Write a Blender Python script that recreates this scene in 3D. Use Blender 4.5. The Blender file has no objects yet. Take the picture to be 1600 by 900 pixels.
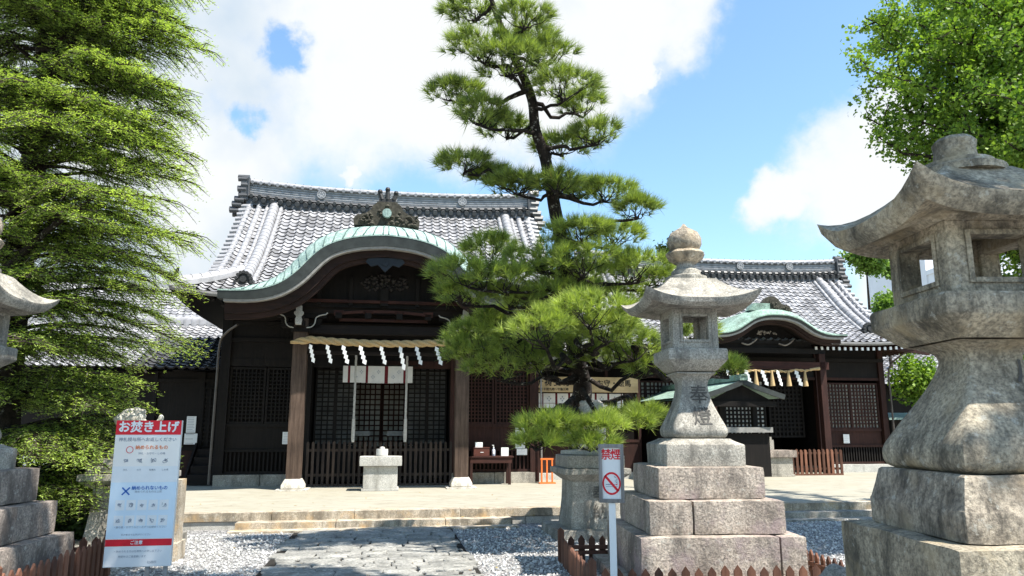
import bpy, bmesh, math, random
import numpy as np
from mathutils import Vector, Matrix, noise
random.seed(7)
rng = np.random.default_rng(11)
R = math.radians
SC = bpy.context.scene
COL = SC.collection

# ------------------------------------------------------------------ camera, sky, sun, exposure
CAM_Z = 1.55; PITCH = R(10.8); FPX = 1155.0
cd = bpy.data.cameras.new('camera'); cam = bpy.data.objects.new('camera', cd); COL.objects.link(cam)
cd.sensor_width = 36.0; cd.lens = 36.0 * FPX / 1600.0; cd.clip_end = 3000.0; cd.clip_start = 0.05
cam.location = (0, 0, CAM_Z); cam.rotation_euler = (R(90) + PITCH, 0, 0)
SC.camera = cam
SUN = Vector((0.44, -0.29, 1.0)).normalized()          # direction towards the sun
sd = bpy.data.lights.new('sun', 'SUN'); sun = bpy.data.objects.new('sun', sd); COL.objects.link(sun)
sd.energy = 5.0; sd.angle = R(0.55); sd.color = (1.0, 0.95, 0.87)
sun.rotation_euler = SUN.to_track_quat('Z', 'Y').to_euler(); sun.location = (6, -4, 20)
SC.view_settings.view_transform = 'Standard'; SC.view_settings.look = 'None'
SC.view_settings.gamma = 1.0; SC.view_settings.exposure = 1.04
SC.cycles.max_bounces = 6; SC.cycles.transparent_max_bounces = 8
SC.cycles.sample_clamp_indirect = 6.0


def raydir(px, py):
    u = (px - 800) / FPX; v = (450 - py) / FPX
    return Vector((u, math.cos(PITCH) - v * math.sin(PITCH), math.sin(PITCH) + v * math.cos(PITCH)))


def aty(px, py, y):
    d = raydir(px, py); t = y / d.y
    return Vector((d.x * t, y, CAM_Z + d.z * t))


def build_world():
    w = bpy.data.worlds.new('World'); SC.world = w; w.use_nodes = True
    nt = w.node_tree; nt.nodes.clear(); N = nt.nodes.new; L = nt.links.new
    out = N('ShaderNodeOutputWorld'); bg = N('ShaderNodeBackground'); bg.inputs[1].default_value = 0.072
    sky = N('ShaderNodeTexSky'); sky.sky_type = 'NISHITA'; sky.sun_disc = False
    sky.sun_elevation = math.asin(SUN.z); sky.sun_rotation = math.atan2(SUN.x, SUN.y)
    sky.air_density = 1.25; sky.dust_density = 0.6; sky.ozone_density = 2.5; sky.altitude = 50
    tc = N('ShaderNodeTexCoord')
    # warped direction so that cloud edges are ragged
    ns = N('ShaderNodeTexNoise'); ns.inputs['Scale'].default_value = 3.2; ns.inputs['Detail'].default_value = 9
    ns.inputs['Roughness'].default_value = 0.62; L(tc.outputs['Generated'], ns.inputs['Vector'])
    n2 = N('ShaderNodeTexNoise'); n2.inputs['Scale'].default_value = 9.5; n2.inputs['Detail'].default_value = 7
    n2.inputs['Roughness'].default_value = 0.6; L(tc.outputs['Generated'], n2.inputs['Vector'])
    wn = N('ShaderNodeTexNoise'); wn.inputs['Scale'].default_value = 4.5; wn.inputs['Detail'].default_value = 8; wn.inputs['Roughness'].default_value = .6
    L(tc.outputs['Generated'], wn.inputs['Vector'])
    w1 = N('ShaderNodeVectorMath'); w1.operation = 'SUBTRACT'; L(wn.outputs['Color'], w1.inputs[0]); w1.inputs[1].default_value = (.5, .5, .5)
    w2 = N('ShaderNodeVectorMath'); w2.operation = 'MULTIPLY_ADD'; L(w1.outputs[0], w2.inputs[0]); w2.inputs[1].default_value = (.20, .20, .20); L(tc.outputs['Generated'], w2.inputs[2])
    warped = w2.outputs[0]

    def m(op, a, b=None, c=None, clamp=False):
        n = N('ShaderNodeMath'); n.operation = op; n.use_clamp = clamp
        for i, q in enumerate((a, b, c)):
            if q is None: continue
            if isinstance(q, (int, float)): n.inputs[i].default_value = q
            else: L(q, n.inputs[i])
        return n.outputs[0]
    def blob(px, py, r, soft=0.6):
        c = raydir(px, py).normalized()
        d = N('ShaderNodeVectorMath'); d.operation = 'DISTANCE'; L(warped, d.inputs[0])
        d.inputs[1].default_value = c
        mr = N('ShaderNodeMapRange'); mr.interpolation_type = 'SMOOTHSTEP'
        mr.inputs['From Min'].default_value = r; mr.inputs['From Max'].default_value = r * (1 - soft)
        L(d.outputs['Value'], mr.inputs['Value']); return mr.outputs[0]
    pos = [(330, 60, .30), (520, 80, .26), (660, 110, .22), (800, 60, .22), (930, 40, .17), (1040, 15, .12), (560, 170, .12), (660, 175, .10),
           (320, 290, .11), (250, 380, .2), (385, 245, .05), (100, 150, .4), (870, 110, .10), (905, 140, .07),
           (1330, 270, .12), (1390, 210, .10), (1230, 310, .065), (1440, 320, .14), (1450, 430, .10), (545, 272, .028), (1010, 128, .03),
           (1600, 300, .2)]
    acc = None
    for px, py, r in pos:
        b = blob(px, py, r); acc = b if acc is None else m('MAXIMUM', acc, b)
    neg = [(464, 88, .036), (392, 212, .036)]
    for px, py, r in neg:
        acc = m('SUBTRACT', acc, m('MULTIPLY', blob(px, py, r, 1.0), 1.25))
    nn = m('ADD', m('MULTIPLY', m('SUBTRACT', ns.outputs[0], .5), 1.7), m('MULTIPLY', m('SUBTRACT', n2.outputs[0], .5), .9))
    # behind the camera the same kind of broken cloud
    sx = N('ShaderNodeSeparateXYZ'); L(tc.outputs['Generated'], sx.inputs[0])
    back = m('MULTIPLY', m('LESS_THAN', sx.outputs[1], 0.0), .20)
    tot = m('ADD', m('MAXIMUM', acc, back), nn)
    mr = N('ShaderNodeMapRange'); mr.interpolation_type = 'SMOOTHSTEP'; L(tot, mr.inputs['Value'])
    mr.inputs['From Min'].default_value = .12; mr.inputs['From Max'].default_value = 1.0
    n3 = N('ShaderNodeTexNoise'); n3.inputs['Scale'].default_value = 3.4; n3.inputs['Detail'].default_value = 6
    mp = N('ShaderNodeMapping'); mp.inputs['Location'].default_value = (3, 1, 2); L(tc.outputs['Generated'], mp.inputs[0]); L(mp.outputs[0], n3.inputs['Vector'])
    cr = N('ShaderNodeValToRGB'); cr.color_ramp.elements[0].position = .40; cr.color_ramp.elements[0].color = (4.6, 5.4, 6.2, 1)
    cr.color_ramp.elements[1].position = .55; cr.color_ramp.elements[1].color = (6.7, 6.9, 7.0, 1); L(n3.outputs[0], cr.inputs[0])
    # gain multiplies the whole clear-sky colour
    gain = N('ShaderNodeMixRGB'); gain.blend_type = 'MULTIPLY'; gain.inputs[0].default_value = 1; L(sky.outputs[0], gain.inputs[1]); gain.inputs[2].default_value = (1.58, 1.78, 1.82, 1)
    mx = N('ShaderNodeMixRGB'); L(mr.outputs[0], mx.inputs[0]); L(gain.outputs[0], mx.inputs[1]); L(cr.outputs[0], mx.inputs[2])
    L(mx.outputs[0], bg.inputs[0]); L(bg.outputs[0], out.inputs[0])


build_world()

# ------------------------------------------------------------------ materials
MATS = {}


def nodes(name, rough=0.8, spec=0.3):
    m = bpy.data.materials.new(name); m.use_nodes = True; nt = m.node_tree
    b = nt.nodes['Principled BSDF']; b.inputs['Roughness'].default_value = rough; b.inputs['Specular IOR Level'].default_value = spec
    MATS[name] = m
    return m, nt, b


def tex(nt, kind, scale, detail=6, rough=.6, stretch=None, rot=None, coord='Object'):
    tc = nt.nodes.new('ShaderNodeTexCoord'); v = tc.outputs[coord]
    if stretch or rot:
        mp = nt.nodes.new('ShaderNodeMapping'); nt.links.new(v, mp.inputs[0]); v = mp.outputs[0]
        if stretch: mp.inputs['Scale'].default_value = stretch
        if rot: mp.inputs['Rotation'].default_value = rot
    t = nt.nodes.new('ShaderNodeTex' + kind); t.inputs['Scale'].default_value = scale
    if kind == 'Noise': t.inputs['Detail'].default_value = detail; t.inputs['Roughness'].default_value = rough
    nt.links.new(v, t.inputs['Vector'])
    return t


def ramp(nt, src, stops):
    r = nt.nodes.new('ShaderNodeValToRGB'); e = r.color_ramp.elements
    while len(e) > len(stops): e.remove(e[-1])
    while len(e) < len(stops): e.new(.5)
    for q, (p, c) in zip(e, stops):
        q.position = p; q.color = (*c, 1) if len(c) == 3 else c
    nt.links.new(src, r.inputs[0]); return r.outputs[0]


def mix(nt, f, a, b, mode='MIX'):
    n = nt.nodes.new('ShaderNodeMixRGB'); n.blend_type = mode
    for i, q in enumerate((f, a, b)):
        if isinstance(q, (int, float)): n.inputs[i].default_value = q
        elif isinstance(q, tuple): n.inputs[i].default_value = (*q, 1)
        else: nt.links.new(q, n.inputs[i])
    return n.outputs[0]


def bump(nt, b, src, strength=.3, dist=.01):
    n = nt.nodes.new('ShaderNodeBump'); n.inputs['Strength'].default_value = strength; n.inputs['Distance'].default_value = dist
    nt.links.new(src, n.inputs['Height']); nt.links.new(n.outputs[0], b.inputs['Normal'])


def stone_mat(name, c1, c2, grime, gsc=1.4, gpos=(.42, .62), speck=60, bs=.55, streak=True, extra=None, dist=.012):
    m, nt, b = nodes(name, .9, .2)
    a = tex(nt, 'Noise', 2.2, 8, .65); base = ramp(nt, a.outputs[0], [(.35, c1), (.65, c2)])
    s = tex(nt, 'Noise', speck, 4, .7); sp = ramp(nt, s.outputs[0], [(.38, (.42, .42, .42)), (.60, (1.28, 1.27, 1.25))])
    col = mix(nt, .75, base, sp, 'MULTIPLY')
    g = tex(nt, 'Noise', gsc * 2.4, 10, .72, stretch=(1, 1, .35) if streak else None); gm = ramp(nt, g.outputs[0], [(gpos[0], (0, 0, 0)), (gpos[1], (1, 1, 1))])
    col = mix(nt, gm, mix(nt, .85, col, grime), col)
    l = tex(nt, 'Noise', 13, 5, .7, rot=(.9, .3, .1)); lm = ramp(nt, l.outputs[0], [(.60, (0, 0, 0)), (.66, (1, 1, 1))])
    col = mix(nt, lm, col, mix(nt, .45, col, (.62, .60, .52)))
    d = tex(nt, 'Noise', 19, 5, .75, rot=(.2, .8, .5)); dm = ramp(nt, d.outputs[0], [(.60, (0, 0, 0)), (.66, (1, 1, 1))])
    col = mix(nt, dm, col, mix(nt, .55, col, grime))
    if extra:
        e = tex(nt, 'Noise', 3.1, 6, .6, rot=(.4, .2, .9)); em = ramp(nt, e.outputs[0], [(.52, (0, 0, 0)), (.66, (1, 1, 1))])
        col = mix(nt, em, col, mix(nt, .7, col, extra))
    nt.links.new(col, b.inputs['Base Color'])
    h = tex(nt, 'Noise', speck * .55, 8, .75); bump(nt, b, h.outputs[0], bs, dist)
    return m


def wood_mat(name, c1, c2, axis='Z', rough=.75, sc=3.0, spec=.25):
    m, nt, b = nodes(name, rough, spec)
    st = {'Z': (7, 7, .5), 'X': (.5, 7, 7), 'Y': (7, .5, 7)}[axis]
    a = tex(nt, 'Noise', sc, 8, .7, stretch=st); col = ramp(nt, a.outputs[0], [(.3, c1), (.68, c2)])
    g = tex(nt, 'Noise', 1.6, 4, .6); gm = ramp(nt, g.outputs[0], [(.3, (.6, .6, .6)), (.7, (1.15, 1.15, 1.15))])
    at = nt.nodes.new('ShaderNodeAttribute'); at.attribute_name = 'v'; vm = ramp(nt, at.outputs['Fac'], [(0, (.55, .55, .57)), (.5, (1, 1, 1)), (1, (1.5, 1.45, 1.4))])
    nt.links.new(mix(nt, 1.0, mix(nt, 1.0, col, gm, 'MULTIPLY'), vm, 'MULTIPLY'), b.inputs['Base Color'])
    bump(nt, b, a.outputs[0], .45, .008)
    return m


def plain_mat(name, c, rough=.6, spec=.3, var=.25, sc=6, metal=0):
    m, nt, b = nodes(name, rough, spec); b.inputs['Metallic'].default_value = metal
    a = tex(nt, 'Noise', sc, 6, .65); lo = tuple(x * (1 - var) for x in c); hi = tuple(min(1, x * (1 + var * .6)) for x in c)
    nt.links.new(ramp(nt, a.outputs[0], [(.3, lo), (.7, hi)]), b.inputs['Base Color'])
    return m


def leaf_mat(name, c1, c2, trans=.35, rough=.55, old=None):
    m, nt, b = nodes(name, rough, .25)
    at = nt.nodes.new('ShaderNodeAttribute'); at.attribute_name = 'v'
    st = [(0, c1), (1, c2)]
    if old: st = [(0, old), (.08, c1), (1, c2)]
    col = ramp(nt, at.outputs['Fac'], st); nt.links.new(col, b.inputs['Base Color'])
    tr = nt.nodes.new('ShaderNodeBsdfTranslucent'); tc = mix(nt, 1, col, (1.5, 1.6, .7), 'MULTIPLY'); nt.links.new(tc, tr.inputs[0])
    ms = nt.nodes.new('ShaderNodeMixShader'); ms.inputs[0].default_value = trans
    nt.links.new(b.outputs[0], ms.inputs[1]); nt.links.new(tr.outputs[0], ms.inputs[2])
    nt.links.new(ms.outputs[0], nt.nodes['Material Output'].inputs['Surface'])
    return m


stone_warm = stone_mat('stone_pinkish_granite', (.40, .33, .27), (.60, .51, .42), (.15, .13, .11), 1.5, (.38, .54), 45, 1.0, dist=.03, extra=(.38, .29, .28))
stone_grey = stone_mat('stone_grey_granite', (.29, .27, .235), (.44, .41, .35), (.13, .122, .105), 1.8, (.37, .53), 60, .7)
stone_right = stone_mat('stone_mossy_granite', (.30, .26, .195), (.56, .485, .36), (.068, .062, .05), 1.3, (.40, .555), 48, .9, extra=(.42, .33, .20), dist=.02)
stone_dark = stone_mat('stone_stained_base', (.33, .28, .22), (.56, .48, .37), (.08, .07, .058), 2.6, (.38, .53), 38, 1.0, extra=(.42, .33, .22), dist=.025)
stone_brown = stone_mat('stone_brown_tier', (.32, .265, .225), (.48, .41, .35), (.11, .092, .08), 2.2, (.42, .60), 50, .9, dist=.015)
stone_pale = stone_mat('stone_pale_block', (.43, .42, .39), (.55, .54, .50), (.25, .24, .21), 1.5, (.36, .52), 90, .3)
stone_light = stone_mat('stone_white_carving', (.55, .52, .46), (.68, .65, .58), (.3, .27, .22), 2.5, (.38, .56), 50, .5)
mortar = plain_mat('dark_joint', (.03, .028, .025), .95, .1)
engrave_soft = plain_mat('engraved_letter_worn', (.19, .18, .16), .95, .05)
engrave = plain_mat('engraved_letter_shadowed_stone', (.10, .094, .085), .95, .05)

wood_pillar = wood_mat('wood_weathered_pillar', (.045, .028, .020), (.135, .092, .068), 'Z')
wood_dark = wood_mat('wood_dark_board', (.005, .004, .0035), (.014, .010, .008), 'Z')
wood_beam = wood_mat('wood_dark_beam', (.007, .005, .004), (.02, .013, .010), 'X')
wood_red = wood_mat('wood_red_brown', (.022, .009, .007), (.055, .022, .016), 'Z')
wood_redx = wood_mat('wood_red_brown_beam', (.028, .010, .008), (.075, .028, .020), 'X')
wood_barge = wood_mat('wood_black_brown_barge', (.012, .007, .006), (.04, .019, .014), 'X')
wood_fence = wood_mat('wood_grey_brown_fence', (.035, .025, .020), (.10, .073, .057), 'Z')
wood_picket = wood_mat('wood_red_brown_picket', (.085, .036, .022), (.20, .095, .06), 'Z')
wood_sign = wood_mat('wood_ochre_signboard', (.50, .34, .16), (.66, .48, .26), 'X', sc=2)
wood_grey = wood_mat('wood_silvered_frame', (.17, .16, .15), (.34, .32, .30), 'Z', sc=4)
copper = stone_mat('copper_green_patina', (.30, .41, .37), (.40, .52, .475), (.17, .25, .225), 2.0, (.36, .56), 30, .12, streak=True)
copper2 = stone_mat('copper_olive_patina', (.22, .33, .27), (.33, .46, .385), (.11, .15, .12), 1.6, (.36, .56), 30, .15, streak=False)
dark_metal = plain_mat('copper_dark_fascia', (.045, .052, .05), .65, .3, .4)
grey_board = plain_mat('grey_edge_board', (.30, .29, .27), .7, .3, .3, 12)
seam_mat = plain_mat('copper_seam', (.09, .14, .125), .7, .3)
metal_pipe = plain_mat('metal_downpipe', (.09, .075, .065), .5, .4, .3)
gutter_mat = plain_mat('metal_gutter', (.22, .21, .20), .5, .5, .3)
white_paint = plain_mat('white_paint', (.80, .80, .78), .45, .4, .05)
white_paper = plain_mat('white_paper', (.82, .82, .80), .8, .2, .04)
noren_white = plain_mat('cloth_white', (.70, .68, .64), .9, .1, .1)
noren_red = plain_mat('cloth_maroon', (.13, .02, .025), .9, .1, .1)
paper_dim = plain_mat('lattice_paper', (.42, .42, .38), .9, .1, .35, 2.5)
paper_dark = plain_mat('lattice_dark_paper', (.10, .10, .095), .9, .1, .6, 3)
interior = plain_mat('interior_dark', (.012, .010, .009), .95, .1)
red_paint = plain_mat('red_print', (.72, .015, .03), .5, .3, .03)
black_ink = plain_mat('black_ink', (.02, .02, .02), .8, .2, .05)
blue_ink = plain_mat('blue_ink', (.05, .16, .48), .7, .2, .05)
grey_ink = plain_mat('grey_ink', (.30, .33, .38), .7, .2, .05)
orange_ink = plain_mat('orange_ink', (.85, .25, .10), .7, .2, .05)
pale_orange = plain_mat('pale_orange_print', (.88, .82, .74), .55, .3, .06, 2)
pale_blue = plain_mat('pale_blue_print', (.68, .79, .86), .55, .3, .06, 2)
orange_paint = plain_mat('orange_paint', (.75, .17, .03), .5, .4, .1)
box_red = plain_mat('lacquer_red_brown', (.10, .028, .018), .4, .5, .2)
plaster = plain_mat('plaster_white_wall', (.72, .73, .74), .8, .2, .06, 1)
window_glass = plain_mat('window_glass_dark', (.10, .13, .16), .15, .6, .2)
bark_pine = stone_mat('bark_pine_black', (.018, .014, .012), (.055, .042, .034), (.008, .007, .006), 4, (.35, .6), 22, 1.0, dist=.04)
bark_brown = stone_mat('bark_brown', (.035, .026, .020), (.085, .065, .05), (.015, .012, .01), 4, (.35, .6), 24, .9, dist=.03)
onimat = plain_mat('clay_black_ornament', (.028, .028, .027), .6, .4, .5, 20)
onigreen = plain_mat('carved_ornament_mossy', (.065, .06, .045), .85, .2, .7, 14)
pine_needles = leaf_mat('needles_pine', (.045, .085, .035), (.50, .60, .12), .28, .5, old=(.22, .17, .07))
pine_twigs = plain_mat('twigs_brown', (.06, .042, .028), .9, .1)
cedar_leaf = leaf_mat('needles_cedar', (.055, .11, .03), (.53, .66, .15), .38, .55)
ginkgo_leaf = leaf_mat('leaves_ginkgo', (.035, .095, .018), (.26, .38, .05), .34, .5)
shrub_leaf = leaf_mat('leaves_broad', (.05, .11, .025), (.22, .34, .06), .32, .5)
dark_leaf = leaf_mat('leaves_dark_shrub', (.018, .035, .012), (.07, .11, .03), .2, .55)


def rope_mat():
    m, nt, b = nodes('straw_rope', .9, .15)
    a = tex(nt, 'Noise', 60, 4, .6, stretch=(1, 1, 1)); nt.links.new(ramp(nt, a.outputs[0], [(.3, (.36, .24, .11)), (.7, (.62, .46, .25))]), b.inputs['Base Color'])
    bump(nt, b, a.outputs[0], .5, .006); return m


straw = rope_mat()


def tile_mat(name, base, dark):
    m, nt, b = nodes(name, .42, .45)
    at = nt.nodes.new('ShaderNodeAttribute'); at.attribute_name = 'v'
    c = ramp(nt, at.outputs['Fac'], [(0, tuple(x * .50 for x in base)), (.5, base), (1, tuple(min(.8, x * 1.25) for x in base))])
    g = tex(nt, 'Noise', 5, 8, .7); gm = ramp(nt, g.outputs[0], [(.36, (0, 0, 0)), (.56, (1, 1, 1))])
    nt.links.new(mix(nt, gm, mix(nt, .6, c, dark), c), b.inputs['Base Color'])
    h = tex(nt, 'Noise', 40, 4, .6); bump(nt, b, h.outputs[0], .12, .005); return m


tile = tile_mat('roof_tile_silver_clay', (.335, .33, .335), (.17, .165, .16))
tile_gap_shade = plain_mat('roof_tile_butt_shade', (.022, .021, .022), .85, .2, .4, 20)  # near-black paints in the shade of the gaps between tiles
tile_mid = tile_mat('ridge_tile_grey_clay', (.30, .30, .30), (.12, .12, .12))
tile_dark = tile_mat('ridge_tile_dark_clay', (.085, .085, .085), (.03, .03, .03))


def ground_mat():
    m, nt, b = nodes('gravel_blue_grey', .85, .25)
    v = tex(nt, 'Voronoi', 34, coord='Object'); v.feature = 'F1'
    c = ramp(nt, v.outputs['Color'], [(.15, (.30, .295, .285)), (.5, (.50, .495, .48)), (.9, (.70, .69, .67))])
    d = ramp(nt, v.outputs['Distance'], [(.30, (1, 1, 1)), (.62, (.30, .30, .31))])
    n = tex(nt, 'Noise', .8, 5, .6); nm = ramp(nt, n.outputs[0], [(.3, (.85, .85, .86)), (.7, (1.12, 1.1, 1.08))])
    nt.links.new(mix(nt, 1, mix(nt, 1, c, d, 'MULTIPLY'), nm, 'MULTIPLY'), b.inputs['Base Color'])
    inv = nt.nodes.new('ShaderNodeMath'); inv.operation = 'SUBTRACT'; inv.inputs[0].default_value = 1; nt.links.new(v.outputs['Distance'], inv.inputs[1])
    bump(nt, b, inv.outputs[0], 1.0, .03); return m


def terrace_mat():
    m, nt, b = nodes('terrace_pale_stone', .8, .25)
    a = tex(nt, 'Noise', .7, 8, .65, stretch=(1, 2.2, 1)); c = ramp(nt, a.outputs[0], [(.3, (.315, .292, .225)), (.68, (.35, .333, .272))])
    s = tex(nt, 'Noise', 5, 8, .7, stretch=(.6, 2.5, 1)); sm = ramp(nt, s.outputs[0], [(.30, (.62, .58, .54)), (.50, (1, 1, 1))])
    nt.links.new(mix(nt, 1, c, sm, 'MULTIPLY'), b.inputs['Base Color']); h = tex(nt, 'Noise', 60, 5, .6); bump(nt, b, h.outputs[0], .2, .004); return m


gravel = ground_mat(); terr = terrace_mat()


def pebble_mat():
    m, nt, b = nodes('pebble_grey_white', .8, .25); at = nt.nodes.new('ShaderNodeAttribute'); at.attribute_name = 'v'
    nt.links.new(ramp(nt, at.outputs['Fac'], [(0, (.30, .295, .28)), (.5, (.48, .475, .455)), (1, (.70, .69, .66))]), b.inputs['Base Color']); return m


pebble = pebble_mat(); dry_leaf = leaf_mat('leaf_dry', (.20, .11, .04), (.36, .28, .09), .1)
kerb = stone_mat('stone_kerb_ochre', (.42, .35, .26), (.56, .50, .41), (.17, .145, .11), 2.6, (.38, .56), 70, .5, streak=True, extra=(.48, .33, .17))
flag = stone_mat('flagstone_grey', (.26, .255, .235), (.44, .43, .395), (.14, .138, .128), 1.3, (.34, .62), 30, .6, streak=False)

# ------------------------------------------------------------------ mesh helpers


class MB:
    """collects shapes into one mesh"""
    def __init__(s): s.v = []; s.f = []; s.m = []; s.a = []

    def add(s, vs, fs, mi=0, a=.5):
        o = len(s.v); s.v.extend([tuple(p) for p in vs])
        for f in fs:
            s.f.append(tuple(i + o for i in f)); s.m.append(mi); s.a.append(a if not callable(a) else a())
        return s

    def box(s, x0, x1, y0, y1, z0, z1, mi=0, M=None, a=.5):
        vs = [Vector((x, y, z)) for z in (z0, z1) for y in (y0, y1) for x in (x0, x1)]
        if M: vs = [M @ p for p in vs]
        return s.add(vs, [(0, 2, 3, 1), (4, 5, 7, 6), (0, 1, 5, 4), (2, 6, 7, 3), (0, 4, 6, 2), (1, 3, 7, 5)], mi, a)

    def bar(s, p, q, w, h, mi=0, up=(0, 0, 1)):
        p, q = Vector(p), Vector(q); t = (q - p).normalized(); u = Vector(up)
        sd_ = t.cross(u)
        if sd_.length < 1e-4: sd_ = t.cross(Vector((1, 0, 0)))
        sd_.normalize(); n = sd_.cross(t)
        vs = [c + sd_ * a * w / 2 + n * b * h / 2 for c in (p, q) for a, b in ((-1, -1), (1, -1), (1, 1), (-1, 1))]
        return s.add(vs, [(0, 1, 2, 3), (7, 6, 5, 4), (0, 4, 5, 1), (1, 5, 6, 2), (2, 6, 7, 3), (3, 7, 4, 0)], mi)

    def tube(s, pts, rad, n=8, mi=0, cap=True):
        pts = [Vector(p) for p in pts]; rings = []
        if not hasattr(rad, '__len__'): rad = [rad] * len(pts)
        prev = None
        for i, p in enumerate(pts):
            t = (pts[min(i + 1, len(pts) - 1)] - pts[max(i - 1, 0)]).normalized()
            if prev is None: a = t.orthogonal().normalized()
            else: a = (prev - t * prev.dot(t)).normalized()
            prev = a; b = t.cross(a)
            rings.append([p + (a * math.cos(k * 2 * math.pi / n) + b * math.sin(k * 2 * math.pi / n)) * rad[i] for k in range(n)])
        vs = [q for r in rings for q in r]
        fs = [(i * n + k, i * n + (k + 1) % n, (i + 1) * n + (k + 1) % n, (i + 1) * n + k) for i in range(len(pts) - 1) for k in range(n)]
        if cap: fs += [tuple(range(n))[::-1], tuple((len(pts) - 1) * n + k for k in range(n))]
        return s.add(vs, fs, mi)

    def lathe(s, prof, n=24, mi=0, c=(0, 0, 0), fn=None):
        vs = []
        for r, z in prof:
            for k in range(n):
                a = k * 2 * math.pi / n; rr = r * (fn(a, z) if fn else 1)
                vs.append((c[0] + rr * math.cos(a), c[1] + rr * math.sin(a), c[2] + z))
        fs = [(i * n + k, i * n + (k + 1) % n, (i + 1) * n + (k + 1) % n, (i + 1) * n + k) for i in range(len(prof) - 1) for k in range(n)]
        fs += [tuple(range(n))[::-1], tuple((len(prof) - 1) * n + k for k in range(n))]
        return s.add(vs, fs, mi)

    def sweep(s, path, prof, up=(0, 0, 1), mi=0, closed=False, caps=True):
        """profile points (side, normal) swept along path; prof may be a function of the index"""
        P = [Vector(p) for p in path]; vs = []; U = Vector(up); k = None
        for i, p in enumerate(P):
            t = (P[min(i + 1, len(P) - 1)] - P[max(i - 1, 0)]).normalized(); sd_ = t.cross(U).normalized(); n = sd_.cross(t)
            pr = prof(i) if callable(prof) else prof; k = len(pr)
            vs += [p + sd_ * a + n * b for a, b in pr]
        kk = k if closed else k - 1
        fs = [(i * k + j, i * k + (j + 1) % k, (i + 1) * k + (j + 1) % k, (i + 1) * k + j) for i in range(len(P) - 1) for j in range(kk)]
        if caps and closed: fs += [tuple(range(k))[::-1], tuple((len(P) - 1) * k + j for j in range(k))]
        return s.add(vs, fs, mi)

    def grid(s, rows, mi=0, wrap=False, a=.5):
        n = len(rows[0]); vs = [p for r in rows for p in r]
        fs = [(i * n + j, i * n + (j + 1) % n, (i + 1) * n + (j + 1) % n, (i + 1) * n + j) for i in range(len(rows) - 1) for j in range(n if wrap else n - 1)]
        return s.add(vs, fs, mi, a)

    def prism(s, outline, y0, y1, mi=0, a=.5):
        """outline (x, z) extruded along y"""
        n = len(outline); vs = [(x, y0, z) for x, z in outline] + [(x, y1, z) for x, z in outline]
        return s.add(vs, [tuple(range(n)), tuple(range(2 * n - 1, n - 1, -1))] + [(i, n + i, n + (i + 1) % n, (i + 1) % n) for i in range(n)], mi, a)

    def build(s, name, mats, parent=None, smooth=False, bevel=0, fix=True, angle=35):
        me = bpy.data.meshes.new(name); me.from_pydata(s.v, [], s.f)
        if not isinstance(mats, (list, tuple)): mats = [mats]
        for m in mats: me.materials.append(m)
        me.polygons.foreach_set('material_index', s.m)
        at = me.attributes.new('v', 'FLOAT', 'FACE'); at.data.foreach_set('value', s.a)
        if fix or bevel:
            bm = bmesh.new(); bm.from_mesh(me)
            if bevel:
                bmesh.ops.bevel(bm, geom=[e for e in bm.edges if e.is_manifold and e.calc_face_angle(0) > .5], offset=bevel, segments=2, profile=.6, affect='EDGES')
            bmesh.ops.recalc_face_normals(bm, faces=bm.faces); bm.to_mesh(me); bm.free()
        if smooth:
            me.polygons.foreach_set('use_smooth', [True] * len(me.polygons))
            try: me.set_sharp_from_angle(angle=R(angle))
            except Exception: pass
        o = bpy.data.objects.new(name, me); COL.objects.link(o)
        if parent is not None: o.parent = parent
        return o


def tag(o, label=None, cat=None, group=None, kind=None):
    if label: o['label'] = label
    if cat: o['category'] = cat
    if group: o['group'] = group
    if kind: o['kind'] = kind
    return o


def empty(name, loc, rz=0, label=None, cat=None, group=None):
    o = bpy.data.objects.new(name, None); COL.objects.link(o); o.location = loc; o.rotation_euler = (0, 0, rz)
    o.empty_display_size = .2
    return tag(o, label, cat, group)


def fast_mesh(name, P, mat, vals=None, parent=None, k=4):
    """P: (N,k,3) array of separate k-gons"""
    P = np.asarray(P, dtype=np.float32); n = len(P); me = bpy.data.meshes.new(name)
    me.vertices.add(n * k); me.vertices.foreach_set('co', P.reshape(-1))
    me.loops.add(n * k); me.loops.foreach_set('vertex_index', np.arange(n * k, dtype=np.int32))
    me.polygons.add(n); me.polygons.foreach_set('loop_start', np.arange(0, n * k, k, dtype=np.int32))
    me.update(calc_edges=True); me.validate()
    at = me.attributes.new('v', 'FLOAT', 'FACE')
    at.data.foreach_set('value', np.asarray(vals if vals is not None else np.full(n, .5), dtype=np.float32))
    me.materials.append(mat)
    o = bpy.data.objects.new(name, me); COL.objects.link(o)
    if parent is not None: o.parent = parent
    return o


def text_mb(txt, size, align='CENTER', squash=1.0, res=3, bold=0):
    cu = bpy.data.curves.new('lettering', 'FONT'); cu.body = txt; cu.size = size; cu.align_x = align; cu.align_y = 'CENTER'
    cu.resolution_u = res; cu.offset = bold
    cu.offset = 0; o = bpy.data.objects.new('lettering', cu); COL.objects.link(o)
    bpy.context.view_layer.update()
    dg = bpy.context.evaluated_depsgraph_get(); me = bpy.data.meshes.new_from_object(o.evaluated_get(dg))
    vs = [Vector((v.co.x * squash, 0, v.co.y)) for v in me.vertices]; fs = [tuple(p.vertices) for p in me.polygons]
    bpy.data.objects.remove(o); bpy.data.curves.remove(cu); bpy.data.meshes.remove(me)
    return vs, fs


def add_text(mb, txt, size, x, y, z, mi=0, **k):
    vs, fs = text_mb(txt, size, **k)
    b = k.get('bold', 0)
    offs = [(0, 0)] if not b else [(0, 0), (b, 0), (-b, 0), (0, b), (0, -b)]
    for i, (dx, dz) in enumerate(offs):
        if vs: mb.add([(v.x + x + dx, y - i * .0002, v.z + z + dz) for v in vs], fs, mi)


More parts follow.
